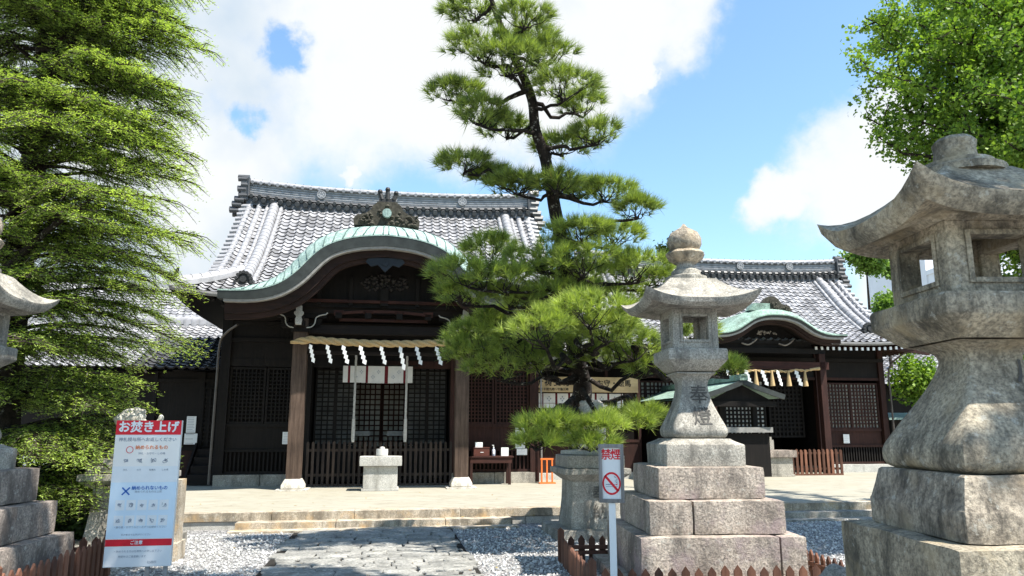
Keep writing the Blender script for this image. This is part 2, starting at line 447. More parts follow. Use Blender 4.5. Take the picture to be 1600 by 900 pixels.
def rough_stone(mb, x0, x1, y0, y1, z0, z1, r=.02, amp=.006, cell=.07, mi=0, seed=0, taper=None):
    """rounded, slightly uneven stone block"""
    bm = bmesh.new(); lx, ly, lz = x1 - x0, y1 - y0, z1 - z0
    n = [max(2, int(l / cell)) for l in (lx, ly, lz)]
    def face(o, u, v, nu, nv):
        g = [[bm.verts.new(o + u * (i / nu) + v * (j / nv)) for j in range(nv + 1)] for i in range(nu + 1)]
        for i in range(nu):
            for j in range(nv): bm.faces.new((g[i][j], g[i + 1][j], g[i + 1][j + 1], g[i][j + 1]))
    o = Vector((x0, y0, z0)); X, Y, Z = Vector((lx, 0, 0)), Vector((0, ly, 0)), Vector((0, 0, lz))
    face(o, X, Z, n[0], n[2]); face(o + Y, Z, X, n[2], n[0]); face(o, Z, Y, n[2], n[1]); face(o + X, Y, Z, n[1], n[2])
    face(o, Y, X, n[1], n[0]); face(o + Z, X, Y, n[0], n[1])
    bmesh.ops.remove_doubles(bm, verts=bm.verts, dist=1e-5)
    c = o + (X + Y + Z) / 2; h = (X + Y + Z) / 2
    for v in bm.verts:
        p = v.co - c; inner = Vector([max(-h[i] + r, min(h[i] - r, p[i])) for i in range(3)]); d = p - inner
        if d.length > 1e-6: p = inner + d.normalized() * r
        q = c + p; nz = noise.noise_vector(q * 3.1 + Vector((seed, 0, 0))) * amp + noise.noise_vector(q * 11 + Vector((0, seed, 0))) * amp * .6
        v.co = q + nz
        if taper:
            t = (v.co.z - z0) / lz; k = 1 + (taper - 1) * t; v.co.x = c.x + (v.co.x - c.x) * k; v.co.y = c.y + (v.co.y - c.y) * k
    bm.verts.index_update()
    mb.add([tuple(v.co) for v in bm.verts], [tuple(v.index for v in f.verts) for f in bm.faces], mi); bm.free()


def loft_square(mb, levels, n=8, rnd=.12, mi=0, amp=.003, seed=0, cap=True, sub=1):
    """levels (z, half) lofted with a rounded square section"""
    L2 = []
    for i in range(len(levels) - 1):
        for k in range(sub):
            t = k / sub; L2.append((levels[i][0] * (1 - t) + levels[i + 1][0] * t, levels[i][1] * (1 - t) + levels[i + 1][1] * t))
    L2.append(levels[-1]); rows = []
    for z, h in L2:
        row = []; rr = min(rnd * h, .05)
        for side in range(4):
            for k in range(n):
                t = -1 + 2 * k / n; x, y = h * t, -h
                ix = max(-h + rr, min(h - rr, x)); iy = -h + rr; d = Vector((x - ix, y - iy, 0))
                if d.length > 1e-9: d = d.normalized() * rr
                p = Vector((ix, iy, 0)) + d
                a = side * math.pi / 2; q = Vector((p.x * math.cos(a) - p.y * math.sin(a), p.x * math.sin(a) + p.y * math.cos(a), z))
                q += noise.noise_vector(q * 5 + Vector((seed, 0, 0))) * amp
                row.append(q)
        rows.append(row)
    mb.grid(rows, mi, wrap=True)
    if cap:
        m = len(rows[0]); mb.add(rows[0], [tuple(range(m))[::-1]], mi); mb.add(rows[-1], [tuple(range(m))], mi)


def interp(pts, x):
    if x <= pts[0][0]: return pts[0][1]
    for (a, b), (c, d) in zip(pts, pts[1:]):
        if x <= c: return b + (d - b) * (x - a) / (c - a) if c > a else d
    return pts[-1][1]


def smooth_pts(pts, n=8):
    """Catmull-Rom through 2-D or 3-D points"""
    P = [Vector(p) for p in pts]; out = []
    for i in range(len(P) - 1):
        a, b, c, d = P[max(i - 1, 0)], P[i], P[i + 1], P[min(i + 2, len(P) - 1)]
        for k in range(n):
            t = k / n; out.append(.5 * ((2 * b) + (c - a) * t + (2 * a - 5 * b + 4 * c - d) * t * t + (3 * b - a - 3 * c + d) * t ** 3))
    out.append(P[-1]); return out


# ------------------------------------------------------------------ the court: shrine-hall frame, ground, terrace
OX, OY, YAW = -2.95, 16.85, R(9.5); TZ = .25
CY, SY = math.cos(YAW), math.sin(YAW)


def W(lx, ly, z=0.0): return Vector((OX + lx * CY - ly * SY, OY + lx * SY + ly * CY, z))


def hall_obj(o): o.location = (OX, OY, 0); o.rotation_euler = (0, 0, YAW); return o


def at_hall(o, lx, ly, z): o.location = W(lx, ly, z); o.rotation_euler = (0, 0, YAW); return o


def build_ground():
    g = MB(); g.add([(-400, -100, 0), (400, -100, 0), (400, 700, 0), (-400, 700, 0)], [(0, 1, 2, 3)])
    tag(g.build('ground', gravel), kind='structure')
    # paved approach, irregular flagstones
    p = MB(); random.seed(3); y = -5.0
    bed = MB(); bed.box(-1.20, 1.20, -17.5, -4.97, .001, .006); hall_obj(tag(bed.build('path_bed', mortar), kind='structure'))
    ly = -17.4
    while ly < -4.99:
        dh = random.uniform(.17, .30); ly1 = min(ly + dh, -4.98); x = -1.17 + random.uniform(-.14, .1)
        while x < 1.10:
            wd = random.uniform(.22, .62); x1 = min(x + wd, 1.17 + random.uniform(-.1, .08))
            if 1.17 - x1 < .18: x1 = 1.17 + random.uniform(-.12, .08)
            g_ = .007; nn = 6; ring = []
            jag = lambda a, b: .03 * noise.noise(Vector((a * 3.3, b * 3.3, 1.7)))
            for i in range(nn): t = i / nn; ring.append((x + g_ + (x1 - x - 2 * g_) * t, ly + g_ + jag(x + t, ly) * 2.4))
            for i in range(2): t = i / 2; ring.append((x1 - g_ + jag(ly + t, x1) * 2, ly + g_ + (ly1 - ly - 2 * g_) * t))
            for i in range(nn): t = i / nn; ring.append((x1 - g_ - (x1 - x - 2 * g_) * t, ly1 - g_ + jag(x1 - t, ly1) * 2.4))
            for i in range(2): t = i / 2; ring.append((x + g_ + jag(ly1 - t, x) * 2, ly1 - g_ - (ly1 - ly - 2 * g_) * t))
            cx = sum(q[0] for q in ring) / len(ring); cy = sum(q[1] for q in ring) / len(ring)
            h = .028 + random.uniform(-.006, .006); tx, ty = random.uniform(-.008, .008), random.uniform(-.012, .012); m = len(ring)
            rr = [(cx + (a - cx) * s, cy + (b - cy) * s) for s in (1, .965) for a, b in ring]
            vs = [(a, b, .002) for a, b in ring] + [(a, b, h - .008 + (a - cx) * tx + (b - cy) * ty) for a, b in ring] + [(cx + (a - cx) * .95, cy + (b - cy) * .94, h + (a - cx) * tx + (b - cy) * ty) for a, b in ring]
            fs = [(i, (i + 1) % m, m + (i + 1) % m, m + i) for i in range(m)] + [(m + i, m + (i + 1) % m, 2 * m + (i + 1) % m, 2 * m + i) for i in range(m)] + [tuple(range(2 * m, 3 * m))]
            p.add(vs, fs, 0); x = x1
        ly = ly1
    hall_obj(tag(p.build('path', flag, smooth=True, angle=50), kind='structure'))
    # terrace: slab, kerb stones, steps
    t = MB(); t.box(-30, 30, -4.18, 40, -.2, TZ); hall_obj(tag(t.build('terrace', terr), kind='structure'))
    k = MB(); random.seed(5); x = -30.0
    while x < 30:
        L_ = random.uniform(1.1, 2.0); rough_stone(k, x, min(30, x + L_) - .006, -4.45, -4.182, TZ - .13, TZ + .001 + random.uniform(-.002, .002), .006, .002, .12, 0, x)
        x += L_
    x = -30.0
    while x < 30:
        L_ = random.uniform(.6, 1.1); rough_stone(k, x, min(30, x + L_) - .006, -4.425, -4.19, -.1, TZ - .136, .006, .002, .12, 1, x); x += L_
    hall_obj(tag(k.build('terrace_kerb', [kerb, stone_pale], smooth=True), kind='structure'))
    for nm, a, b, mt in (('terrace_steps', -2.12, 2.22, kerb), ('terrace_steps', 6.6, 15.6, stone_grey)):
        s = MB(); x = a
        while x < b - .1:
            L_ = random.uniform(1.3, 1.9); L_ = b - x if b - x - L_ < .6 else L_
            rough_stone(s, x, x + L_ - .005, -4.72, -4.44, -.05, .125, .008, .0025, .12, 0, x); x += L_
        x = a - .06
        while x < b:
            L_ = random.uniform(1.3, 1.9); L_ = b + .06 - x if b - x - L_ < .6 else L_
            rough_stone(s, x, x + L_ - .005, -5.0, -4.71, -.1, .03, .006, .002, .12, 0, x + 3); x += L_
        hall_obj(tag(s.build(nm, mt, smooth=True), kind='structure'))


build_ground()


def loose_stones():
    n = 26000; x = rng.uniform(-6.2, 7.5, n); y = rng.uniform(5.8, 13.6, n)
    dx, dy = x - OX, y - OY; lx = dx * CY + dy * SY; ly = -dx * SY + dy * CY
    k = (ly < -5.02) & (np.abs(lx) > 1.22); x, y = x[k], y[k]; n = len(x)
    r = rng.uniform(.009, .024, n); ax = unit_(rng.normal(size=(n, 3))); bx = unit_(np.cross(ax, rng.normal(size=(n, 3)))); cxx = np.cross(ax, bx)
    c = np.stack([x, y, r * .45], 1); sc = rng.uniform(.6, 1.2, (n, 3)) * r[:, None]
    A, B, Cc = ax * sc[:, :1], bx * sc[:, 1:2], cxx * sc[:, 2:3]; T = []
    for sa in (1, -1):
        for sb in (1, -1):
            for s3 in (1, -1):
                tri = np.stack([c + A * sa, c + B * sb, c + Cc * s3], 1); T.append(tri if sa * sb * s3 > 0 else tri[:, ::-1])
    v = rng.random(n); o = fast_mesh('loose_gravel', np.concatenate(T), pebble, np.tile(v, 8), None, 3); tag(o, kind='stuff')
    n = 260; x = rng.uniform(-5.5, 4.5, n); y = rng.uniform(7, 16, n); dx, dy = x - OX, y - OY; ly = -dx * SY + dy * CY
    z = np.where(ly > -4.4, TZ + .006, np.where(ly > -4.72, .135, .036)); c = np.stack([x, y, z], 1); a = rng.uniform(0, 6.28, n); L_ = rng.uniform(.012, .035, n)
    d = np.stack([np.cos(a), np.sin(a), rng.uniform(0, .25, n)], 1) * L_[:, None]; s_ = np.stack([-np.sin(a), np.cos(a), rng.uniform(-.2, .2, n)], 1) * (L_ * .5)[:, None]
    tag(fast_mesh('fallen_leaves', np.stack([c - d, c + s_, c + d, c - s_], 1), dry_leaf, rng.random(n)), kind='stuff')


def unit_(v): return v / np.linalg.norm(v, axis=-1, keepdims=True)


loose_stones()

# ------------------------------------------------------------------ roofs
COLW = .235; ROWP = .205


def tile_wave(x):
    c = math.cos(2 * math.pi * x / COLW); return .040 * (max(0, c) ** 1.4) - .012 * (1 - c) * .5


def tile_slope(mb, zf, u0, u1, s_pts, P, keep=None, per=8, lip=.030):
    """s_pts: fine polyline (v, z) from the eave up; P(u, v, z) maps to 3-D"""
    S = [Vector((a, b)) for a, b in s_pts]; cum = [0]
    for a, b in zip(S, S[1:]): cum.append(cum[-1] + (b - a).length)
    def at(s):
        s = max(0, min(cum[-1] - 1e-6, s))
        for i in range(len(cum) - 1):
            if s <= cum[i + 1]:
                t = (s - cum[i]) / (cum[i + 1] - cum[i]); p = S[i].lerp(S[i + 1], t); d = (S[i + 1] - S[i]).normalized(); return p, Vector((-d.y, d.x))
    nrow = int(cum[-1] / ROWP); nu = int(round((u1 - u0) / COLW * per)); us = [u0 + (u1 - u0) * i / nu for i in range(nu + 1)]
    for r in range(nrow + 1):
        a, na = at(r * ROWP - .010); b, nb = at((r + 1) * ROWP + .004)
        jit = {}
        for i in range(nu):
            u, w = us[i], us[i + 1]
            if keep and not keep((u + w) / 2, (a.x + b.x) / 2): continue
            col = int(math.floor(u / COLW + .5)); 
            if col not in jit: jit[col] = (random.random() if random.random() > .07 else -.0, random.uniform(-.005, .005))
            va, jj = jit[col]; q = []
            for uu, pp, nn, h in ((u, a, na, lip), (w, a, na, lip), (w, b, nb, 0), (u, b, nb, 0)):
                hh = h + tile_wave(uu) + jj; q.append(P(uu, pp.x + nn.x * hh, pp.y + nn.y * hh, pp.x))
            mb.add(q, [(0, 1, 2, 3)], 0, va)
            # butt end of the row, coloured near-black for the gap shade
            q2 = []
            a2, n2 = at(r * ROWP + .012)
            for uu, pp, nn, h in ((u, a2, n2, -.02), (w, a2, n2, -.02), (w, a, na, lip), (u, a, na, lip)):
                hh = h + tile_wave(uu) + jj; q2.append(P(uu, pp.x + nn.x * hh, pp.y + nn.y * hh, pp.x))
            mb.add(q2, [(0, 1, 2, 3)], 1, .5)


def half_round(r, n=7, base=0.0): return [(-r, -base)] + [(r * math.cos(math.pi - math.pi * k / n), r * math.sin(math.pi * k / n)) for k in range(n + 1)] + [(r, -base)]


def ridge_tiles(mb, path, r, seg=.24, base=.05, mi=0, jm=None):
    """a run of overlapping half-round tiles along path"""
    P = [Vector(p) for p in path]; cum = [0]
    for a, b in zip(P, P[1:]): cum.append(cum[-1] + (b - a).length)
    def at(s):
        s = max(0, min(cum[-1], s))
        for i in range(len(cum) - 1):
            if s <= cum[i + 1] + 1e-9: return P[i].lerp(P[i + 1], (s - cum[i]) / max(1e-9, cum[i + 1] - cum[i]))
        return P[-1]
    n = max(1, int(cum[-1] / seg))
    for k in range(n):
        s0, s1 = cum[-1] * k / n, cum[-1] * (k + 1) / n; a, b = at(s0), at(s1 + .015); 
        rr = [r * 1.07, r * 1.07, r * .96]; pth = [a, a.lerp(b, .25), b]
        mb.sweep(pth, lambda i: half_round(rr[i], 7, base), mi=mi, closed=True)
        mb.sweep([a.lerp(b, -.012), a.lerp(b, .03)], half_round(r * 1.10, 7, base), mi=jm, closed=True) if jm is not None else None  # near-black band stands in for the dark gap at each joint


def oni_cluster(name, parent, lx, ly, z, s=1.0, mat=None, loc0=None):
    """dark lobed ridge-end ornament"""
    m = MB(); random.seed(int(abs(lx * 100)))
    m.prism([(-.20 * s, 0), (.20 * s, 0), (.24 * s, .12 * s), (.15 * s, .22 * s), (.17 * s, .34 * s), (.05 * s, .40 * s), (0, .46 * s), (-.05 * s, .40 * s), (-.17 * s, .34 * s), (-.15 * s, .22 * s), (-.24 * s, .12 * s)], -.05 * s, .06 * s)
    for a in range(9):
        t = math.pi * (a / 8); x, zz = .23 * s * math.cos(t), .12 * s + .30 * s * math.sin(t)
        m.tube([(x, -.10 * s, zz), (x, .05 * s, zz)], .052 * s, 8)
    m.tube([(0, -.12 * s, .2 * s), (0, .05 * s, .2 * s)], .095 * s, 12)
    o = m.build(name, mat or onimat, parent, smooth=True); o.location = (lx, ly, z); return o


def shrine_roof(par, cx, eave_y, ridge_y, half_e, half_g, prof, ridge_h, zoff, up=.32, disc=3, skirt=True, gap=3.2):
    """hip-and-gable tiled roof; prof: (distance from eave, z)"""
    D = ridge_y - eave_y; pr = [tuple(p) for p in smooth_pts([(a, b) for a, b in prof], 10)]
    zf = lambda d: interp(pr, d)
    def lift(x, y):                         # eaves curve up towards the corners
        a = max(0, (abs(x) - half_e * .5) / (half_e * .5)); b = max(0, 1 - y / 2.2); return up * a ** 2.6 * b ** 1.5
    back = 2 * D
    roof = MB(); random.seed(21)
    for sgn in (1, -1):
        keep = lambda u, v: (abs(u) < half_g) or (half_e - abs(u) > v)
        def P(u, y, z, v, sgn=sgn):
            return (cx + u, eave_y + y if sgn == 1 else eave_y + back - y, z + lift(u, v) - zoff)
        tile_slope(roof, zf, -half_e, half_e, pr, P, keep)
    lim = half_e - half_g + .15
    prs = [p for p in pr if p[0] <= lim + .3]
    for sgn in (1, -1):
        keep = lambda u, v: v < lim and u - v > -.02 and (back - u) - v > -.02
        def P(u, y, z, v, sgn=sgn): return (cx + sgn * (half_e - y), eave_y + u, z + (up * max(0, 1 - u / (D * .8)) ** 2.6 + up * max(0, 1 - (back - u) / (D * .8)) ** 2.6) * max(0, 1 - v / 2.2) ** 1.5 - zoff)
        tile_slope(roof, zf, 0, back, prs, P, keep)
    ro = roof.build('roof', [tile, tile_gap_shade], par, fix=False)
    # underside: soffit boards following the eaves
    sof = MB(); N_ = 40
    for sgn in (1, -1):
        rows = []
        for v in (0.02, .6, 1.2, 1.8, D * .99):
            ex = half_e - .02 - (v if v < lim else lim)
            rows.append([(cx + ex * (-1 + 2 * i / N_), eave_y + v if sgn == 1 else eave_y + back - v, zf(v) + lift(ex * (-1 + 2 * i / N_), v) - zoff - (.10 if v < 1.5 else .14)) for i in range(N_ + 1)])
        sof.grid(rows)
        rows2 = [[(x, y, z) for x, y, z in rows[0]], [(x, y, z + .085) for x, y, z in rows[0]]]; sof.grid(rows2)
    for sgn in (1, -1):
        rows = []
        for v in (.02, .5, lim):
            rows.append([(cx + sgn * (half_e - v), eave_y + v + (back - 2 * v) * i / N_, zf(v) + up * (max(0, 1 - (v + (back - 2 * v) * i / N_) / (D * .8)) ** 2.6 + max(0, 1 - (back - (v + (back - 2 * v) * i / N_)) / (D * .8)) ** 2.6) * max(0, 1 - v / 2.2) ** 1.5 - zoff - .10) for i in range(N_ + 1)])
        sof.grid(rows)
    for sgn in (1, -1):                      # gable wall
        g = half_g - .32
        o_ = [(eave_y + v, zf(v)) for v in np.linspace(lim * .6, D, 12)]
        sof.add([(cx + sgn * g, y, z - zoff - .12) for y, z in o_] + [(cx + sgn * g, 2 * ridge_y - y, z - zoff - .12) for y, z in o_[::-1]], [tuple(range(24))])
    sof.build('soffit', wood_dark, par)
    # descending and hip ridges
    kx = half_g - .82
    for sx in (-1, 1):
        for sy in (1, -1):
            Y = lambda v: eave_y + v if sy == 1 else eave_y + back - v
            rd = MB()
            path = [(cx + sx * kx, Y(v), zf(v) + .10 - zoff) for v in np.linspace(D * .985, .72, 18)]
            ridge_tiles(rd, path, .125, .2, .16, jm=1)
            for off, rr in ((-.19, .055), (.19, .055)):
                ridge_tiles(rd, [(p[0] + off, p[1], p[2] - .05) for p in path], rr, .24, .1, jm=1)
            for off in (.42, .70):
                ridge_tiles(rd, [(cx + sx * (kx + off), Y(v), zf(v) + .045 - zoff) for v in np.linspace(D * .97, lim + .25, 14)], .075, .22, .06, jm=1)
            # verge tiles running out sideways
            for v in np.arange(lim + .15, D * .97, .19):
                z = zf(v) + .03 - zoff; rd.tube([(cx + sx * (half_g - .22), Y(v), z + .03), (cx + sx * (half_g + .12), Y(v), z)], .075, 8)
            rd.build('descending_ridge', [tile, tile_gap_shade], par, smooth=True); rd = MB()
            # hip ridge to the corner
            if skirt:
                v0 = half_e - kx; hp = [(cx + sx * (half_e - v), Y(v), zf(v) + lift(half_e - v, v) + .10 - zoff) for v in np.linspace(v0, .03, 14)]
                ridge_tiles(rd, hp, .11, .22, .16, jm=1); ridge_tiles(rd, [(a, b - .17 * sy, c - .06) for a, b, c in hp], .05, .24, .1)
                ridge_tiles(rd, [(a - 0 * sx, b + .17 * sy, c - .06) for a, b, c in hp], .05, .24, .1)
                rd.build('hip_ridge', [tile, tile_gap_shade], par, smooth=True)
    for sx in (-1, 1):
        oni_cluster('ridge_end_ornament', par, cx + sx * kx, eave_y + .62, zf(.62) - .02 - zoff, .78)
        if skirt:
            c = MB(); z0 = zf(0) + lift(half_e, 0) - zoff
            c.tube([(0, 0, .1), (sx * .10, -.08, .2), (sx * .25, -.2, .25), (sx * .36, -.3, .34)], [.09, .08, .06, .015], 8); c.tube([(0, 0, .1), (-sx * .02, -.08, .3), (-sx * .08, -.12, .4)], [.07, .05, .015], 8)
            o = c.build('corner_ornament', onimat, par, smooth=True); o.location = (cx + sx * (half_e - .12), eave_y + .1, z0)
    # main ridge
    zr = zf(D) - zoff; G = half_g - .05; sag = lambda x: .16 * abs(x / G) ** 2.4
    xs = np.linspace(-G, G, 41)
    def run(z0, z1, w0, w1, mi): rg.sweep([(cx + x, ridge_y, zr + sag(x)) for x in xs], [(-w0, z0), (-w1, z1), (w1, z1), (w0, z0)], mi=mi, closed=True)
    rg = MB(); run(-.22, .04, .22, .20, 2); run(.04, .08, .27, .25, 1); run(.14, ridge_h - .12, .17, .155, 0)
    run(.085, .14, .19, .18, 2)
    n = int(2 * G / .235)
    for i in range(n):
        x = -G + .12 + i * .235; z = zr + sag(x)
        for sy in (-1, 1):
            rg.tube([(cx + x, ridge_y + sy * .16, z + .10), (cx + x, ridge_y + sy * .31, z + .02)], .055, 8, 2)      # round tile ends
            rg.tube([(cx + x + .117, ridge_y + sy * .16, z - .02), (cx + x + .117, ridge_y + sy * .33, z - .10)], .07, 8, 2)
            rg.tube([(cx + x, ridge_y, z + ridge_h - .05), (cx + x, ridge_y + sy * .235, z + ridge_h - .105)], .05, 8, 3)
        rg.box(cx + x - .115, cx + x + .115, ridge_y - .215, ridge_y + .215, z + ridge_h - .125, z + ridge_h - .085, 1)
        rg.box(cx + x - .008, cx + x + .008, ridge_y - .01, ridge_y + .01, z + ridge_h, z + ridge_h + .07, 2)
    for i in range(4): run(.17 + i * .062, .175 + i * .062, .178, .178, 1)
    rg.sweep([(cx + x, ridge_y, zr + sag(x) + ridge_h - .09) for x in xs], half_round(.14, 6, .0), mi=3, closed=True)
    rg.build('main_ridge', [tile_mid, tile_dark, tile_dark, tile], par)
    for x in [(-1 + 2 * (i + 1) / (disc + 1)) * G for i in range(disc)] if disc else []:
        dm = MB(); dm.tube([(0, 0, 0), (0, -.05, 0)], .12, 20)
        for k in range(6): a = k * math.pi / 3; dm.tube([(.06 * math.cos(a), -.05, .06 * math.sin(a)), (.06 * math.cos(a), -.065, .06 * math.sin(a))], .026, 8)
        dm.sweep([(.115 * math.cos(a), -.055, .115 * math.sin(a)) for a in np.linspace(0, 2 * math.pi, 25)], [(-.012, -.012), (.012, -.012), (.012, .012), (-.012, .012)], up=(0, 1, 0), closed=True)
        o = dm.build('crest_disc', tile_mid, par, smooth=True); o.location = (cx + x, ridge_y - .16, zr + sag(x) + .30)
    for sx in (-1, 1):
        en = MB()
        en.box(-.05, .16 * 1, -.26, .26, -.1, ridge_h - .02, M=Matrix.Scale(sx, 4, (1, 0, 0)))
        for k, (dx, dz, l) in enumerate(((.1, ridge_h + .05, .34), (.06, ridge_h - .12, .24), (.12, ridge_h - .26, .3), (.08, .12, .3), (.16, -.02, .34), (.22, -.17, .34), (.28, -.34, .34))):
            en.tube([(sx * (dx - .1), -.02, dz), (sx * (dx + l * .6), -.02, dz + (.05 if k == 0 else 0))], [.11, .055] if k == 0 else .085, 8)
            en.tube([(sx * (dx - .1), -.22, dz - .1), (sx * (dx + l * .45), -.22, dz - .1)], .07, 8); en.tube([(sx * (dx - .1), .2, dz - .1), (sx * (dx + l * .45), .2, dz - .1)], .07, 8)
        en.box(-.02, .015, -.30, .30, 0, ridge_h, M=Matrix.Translation((-sx * .06, 0, 0)))
        o = en.build('ridge_end_ornament', tile_dark, par, smooth=True); o.location = (cx + sx * (half_g - .03), ridge_y, zr + sag(G))
    # gutter along the front eave
    gt = MB()
    for sx in (-1, 1):
        pts = [(cx + sx * x, eave_y - .05, zf(0) + lift(x, 0) - zoff - .055) for x in np.linspace(gap, half_e - .05, 21)]
        gt.sweep(pts, [(-.05, .05), (-.055, 0), (-.03, -.045), (.03, -.045), (.055, 0), (.05, .05)], closed=False)
    gt.build('gutter', gutter_mat, par)
    return zf, lift


def undulating_gable(par, cx, fy, top, thick, depth, zoff, rise, mat, oni=1.0, ribs=True, inward=.30, bt=.2):
    """karahafu: curved copper porch gable. top: half outline (x>=0 from centre, z)"""
    half = [Vector((a, b)) for a, b in smooth_pts(top, 6)]
    full = [Vector((-p.x, p.y)) for p in half[::-1][:-1]] + half
    def off(pts, d):                       # offset inward (down)
        out = []
        for i, p in enumerate(pts):
            t = (pts[min(i + 1, len(pts) - 1)] - pts[max(i - 1, 0)]).normalized(); n = Vector((t.y, -t.x)); out.append(p + n * (d(p.x) if callable(d) else d))
        return out
    hw = max(p.x for p in full)
    tk = lambda x: thick * (1 - .25 * (abs(x) / hw) ** 2)
    # copper skin: front lip rolls up and back, then runs level to the main roof
    sk = MB(); prof = [(0, 0), (.06, .03), (.2, .46), (.38, .76), (.62, .93), (.9, 1.0), (1.0, 1.0)]
    R_ = lambda x: rise * (1 - (abs(x) / hw) ** 3.2)
    roll = .75
    NV = []
    for i in range(len(full)):
        t = (full[min(i + 1, len(full) - 1)] - full[max(i - 1, 0)]).normalized(); NV.append(Vector((-t.y, t.x)) if t.x > 0 else Vector((0, 1)))
    rows = []
    for d, k in prof[:-1] + [(depth / roll, 1.0)]:
        rows.append([(cx + p.x + NV[i].x * R_(p.x) * k, fy + d * roll, p.y + NV[i].y * R_(p.x) * k - zoff) for i, p in enumerate(full)])
    sk.grid(rows); sk.grid([[(x, y, z - .03) for x, y, z in rows[0]], rows[0]])
    o1 = sk.build('copper_roof', mat, par, smooth=True, angle=60)
    if ribs:
        rb = MB(); L_ = [0]
        for a, b in zip(full, full[1:]): L_.append(L_[-1] + (b - a).length)
        def at(s):
            s = max(0, min(L_[-1], s))
            for i in range(len(L_) - 1):
                if s <= L_[i + 1]: t = (s - L_[i]) / (L_[i + 1] - L_[i]); return full[i].lerp(full[i + 1], t), NV[i].lerp(NV[i + 1], t)
            return full[-1], NV[-1]
        mid = L_[-1] / 2; n = 17; st = (mid - .1) / n
        for sg in (-1, 1):
            for k in range(n):
                s0 = mid + sg * (.06 + st * k); pts = []
                for d in np.linspace(.0, 1.1, 9):
                    sh = inward * 1.6 * min(1, d) * (1 - .25 * k / n) * (min(1, (k * st + .06) / (inward * 1.7)) if k * st < inward * 1.7 else 1)
                    p, nv = at(s0 - sg * sh); kz = interp(prof, d)
                    pts.append((cx + p.x + nv.x * (R_(p.x) * kz + .004), fy + d * roll - .002, p.y + nv.y * (R_(p.x) * kz + .004) - zoff))
                rb.sweep(pts, [(-.010, -.004), (-.010, .010), (.010, .010), (.010, -.004)], closed=True)
        rb.build('copper_seam', seam_mat, par)
    # fascia (dark band), pale edging board, inner barge board
    fa = MB(); lo = off(full, tk)
    fa.grid([[(cx + p.x, fy + .0, p.y - zoff - .001) for p in full], [(cx + p.x, fy + .04, p.y - zoff - .001) for p in lo]])
    fa.grid([[(cx + p.x, fy + .04, p.y - zoff) for p in lo], [(cx + p.x, fy + .35, p.y - zoff) for p in lo]])
    for e in (0, -1): fa.add([(cx + full[e].x, fy, full[e].y - zoff), (cx + full[e].x, fy + depth, full[e].y - zoff), (cx + lo[e].x, fy + depth, lo[e].y - zoff), (cx + lo[e].x, fy + .04, lo[e].y - zoff)], [(0, 1, 2, 3)])
    fa.build('fascia', dark_metal, par, smooth=True)
    pe = MB(); a = off(full, lambda x: tk(x) + .004); b = off(full, lambda x: tk(x) + .055); trim = slice(2, -2)
    a, b = a[trim], b[trim]
    pe.grid([[(cx + p.x, fy + .05, p.y - zoff) for p in a], [(cx + p.x, fy + .06, p.y - zoff) for p in b], [(cx + p.x, fy + .4, p.y - zoff) for p in b]])
    pe.build('edging_board', grey_board, par)
    ib = MB(); a = off(full, lambda x: tk(x) + .06)[trim]; b = off(full, lambda x: tk(x) + .06 + bt * (.7 + .4 * (abs(x) / hw)))[trim]; c = off(full, lambda x: tk(x) + .06 + bt * (1.1 + .6 * (abs(x) / hw)))[trim]
    ib.grid([[(cx + p.x, fy + .20, p.y - zoff) for p in a], [(cx + p.x, fy + .22, p.y - zoff) for p in b], [(cx + p.x, fy + .28, p.y - zoff) for p in b]], 0)
    ib.grid([[(cx + p.x, fy + .28, p.y - zoff - .01) for p in b], [(cx + p.x, fy + .30, p.y - zoff) for p in c], [(cx + p.x, fy + .42, p.y - zoff) for p in c]], 0)
    ib.build('barge_board', wood_barge, par)
    # vault lining running back
    va = MB(); lw = off(full, lambda x: tk(x) + .10)
    va.grid([[(cx + p.x, fy + .3, p.y - zoff) for p in lw], [(cx + p.x, fy + depth, p.y - zoff) for p in lw]])
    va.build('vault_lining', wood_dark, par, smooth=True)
    return full, off, tk


def lattice(mb, x0, x1, z0, z1, y, pitch=.09, bar=.028, thick=.03, mi=0, back=1, rail=.05, by=.05):
    n = max(2, int((x1 - x0) / pitch)); 
    for i in range(1, n): x = x0 + (x1 - x0) * i / n; mb.box(x - bar / 2, x + bar / 2, y, y + thick, z0, z1, mi)
    k = max(2, int((z1 - z0) / pitch))
    for i in range(1, k): z = z0 + (z1 - z0) * i / k; mb.box(x0, x1, y + .004, y + thick - .004, z - bar / 2, z + bar / 2, mi)
    for a, b, c, d in ((x0 - rail, x1 + rail, z1, z1 + rail), (x0 - rail, x1 + rail, z0 - rail, z0), (x0 - rail, x0, z0, z1), (x1, x1 + rail, z0, z1)):
        mb.box(a, b, y - .01, y + thick + .01, c, d, mi)
    mb.box(x0, x1, y + by, y + by + .01, z0, z1, back)


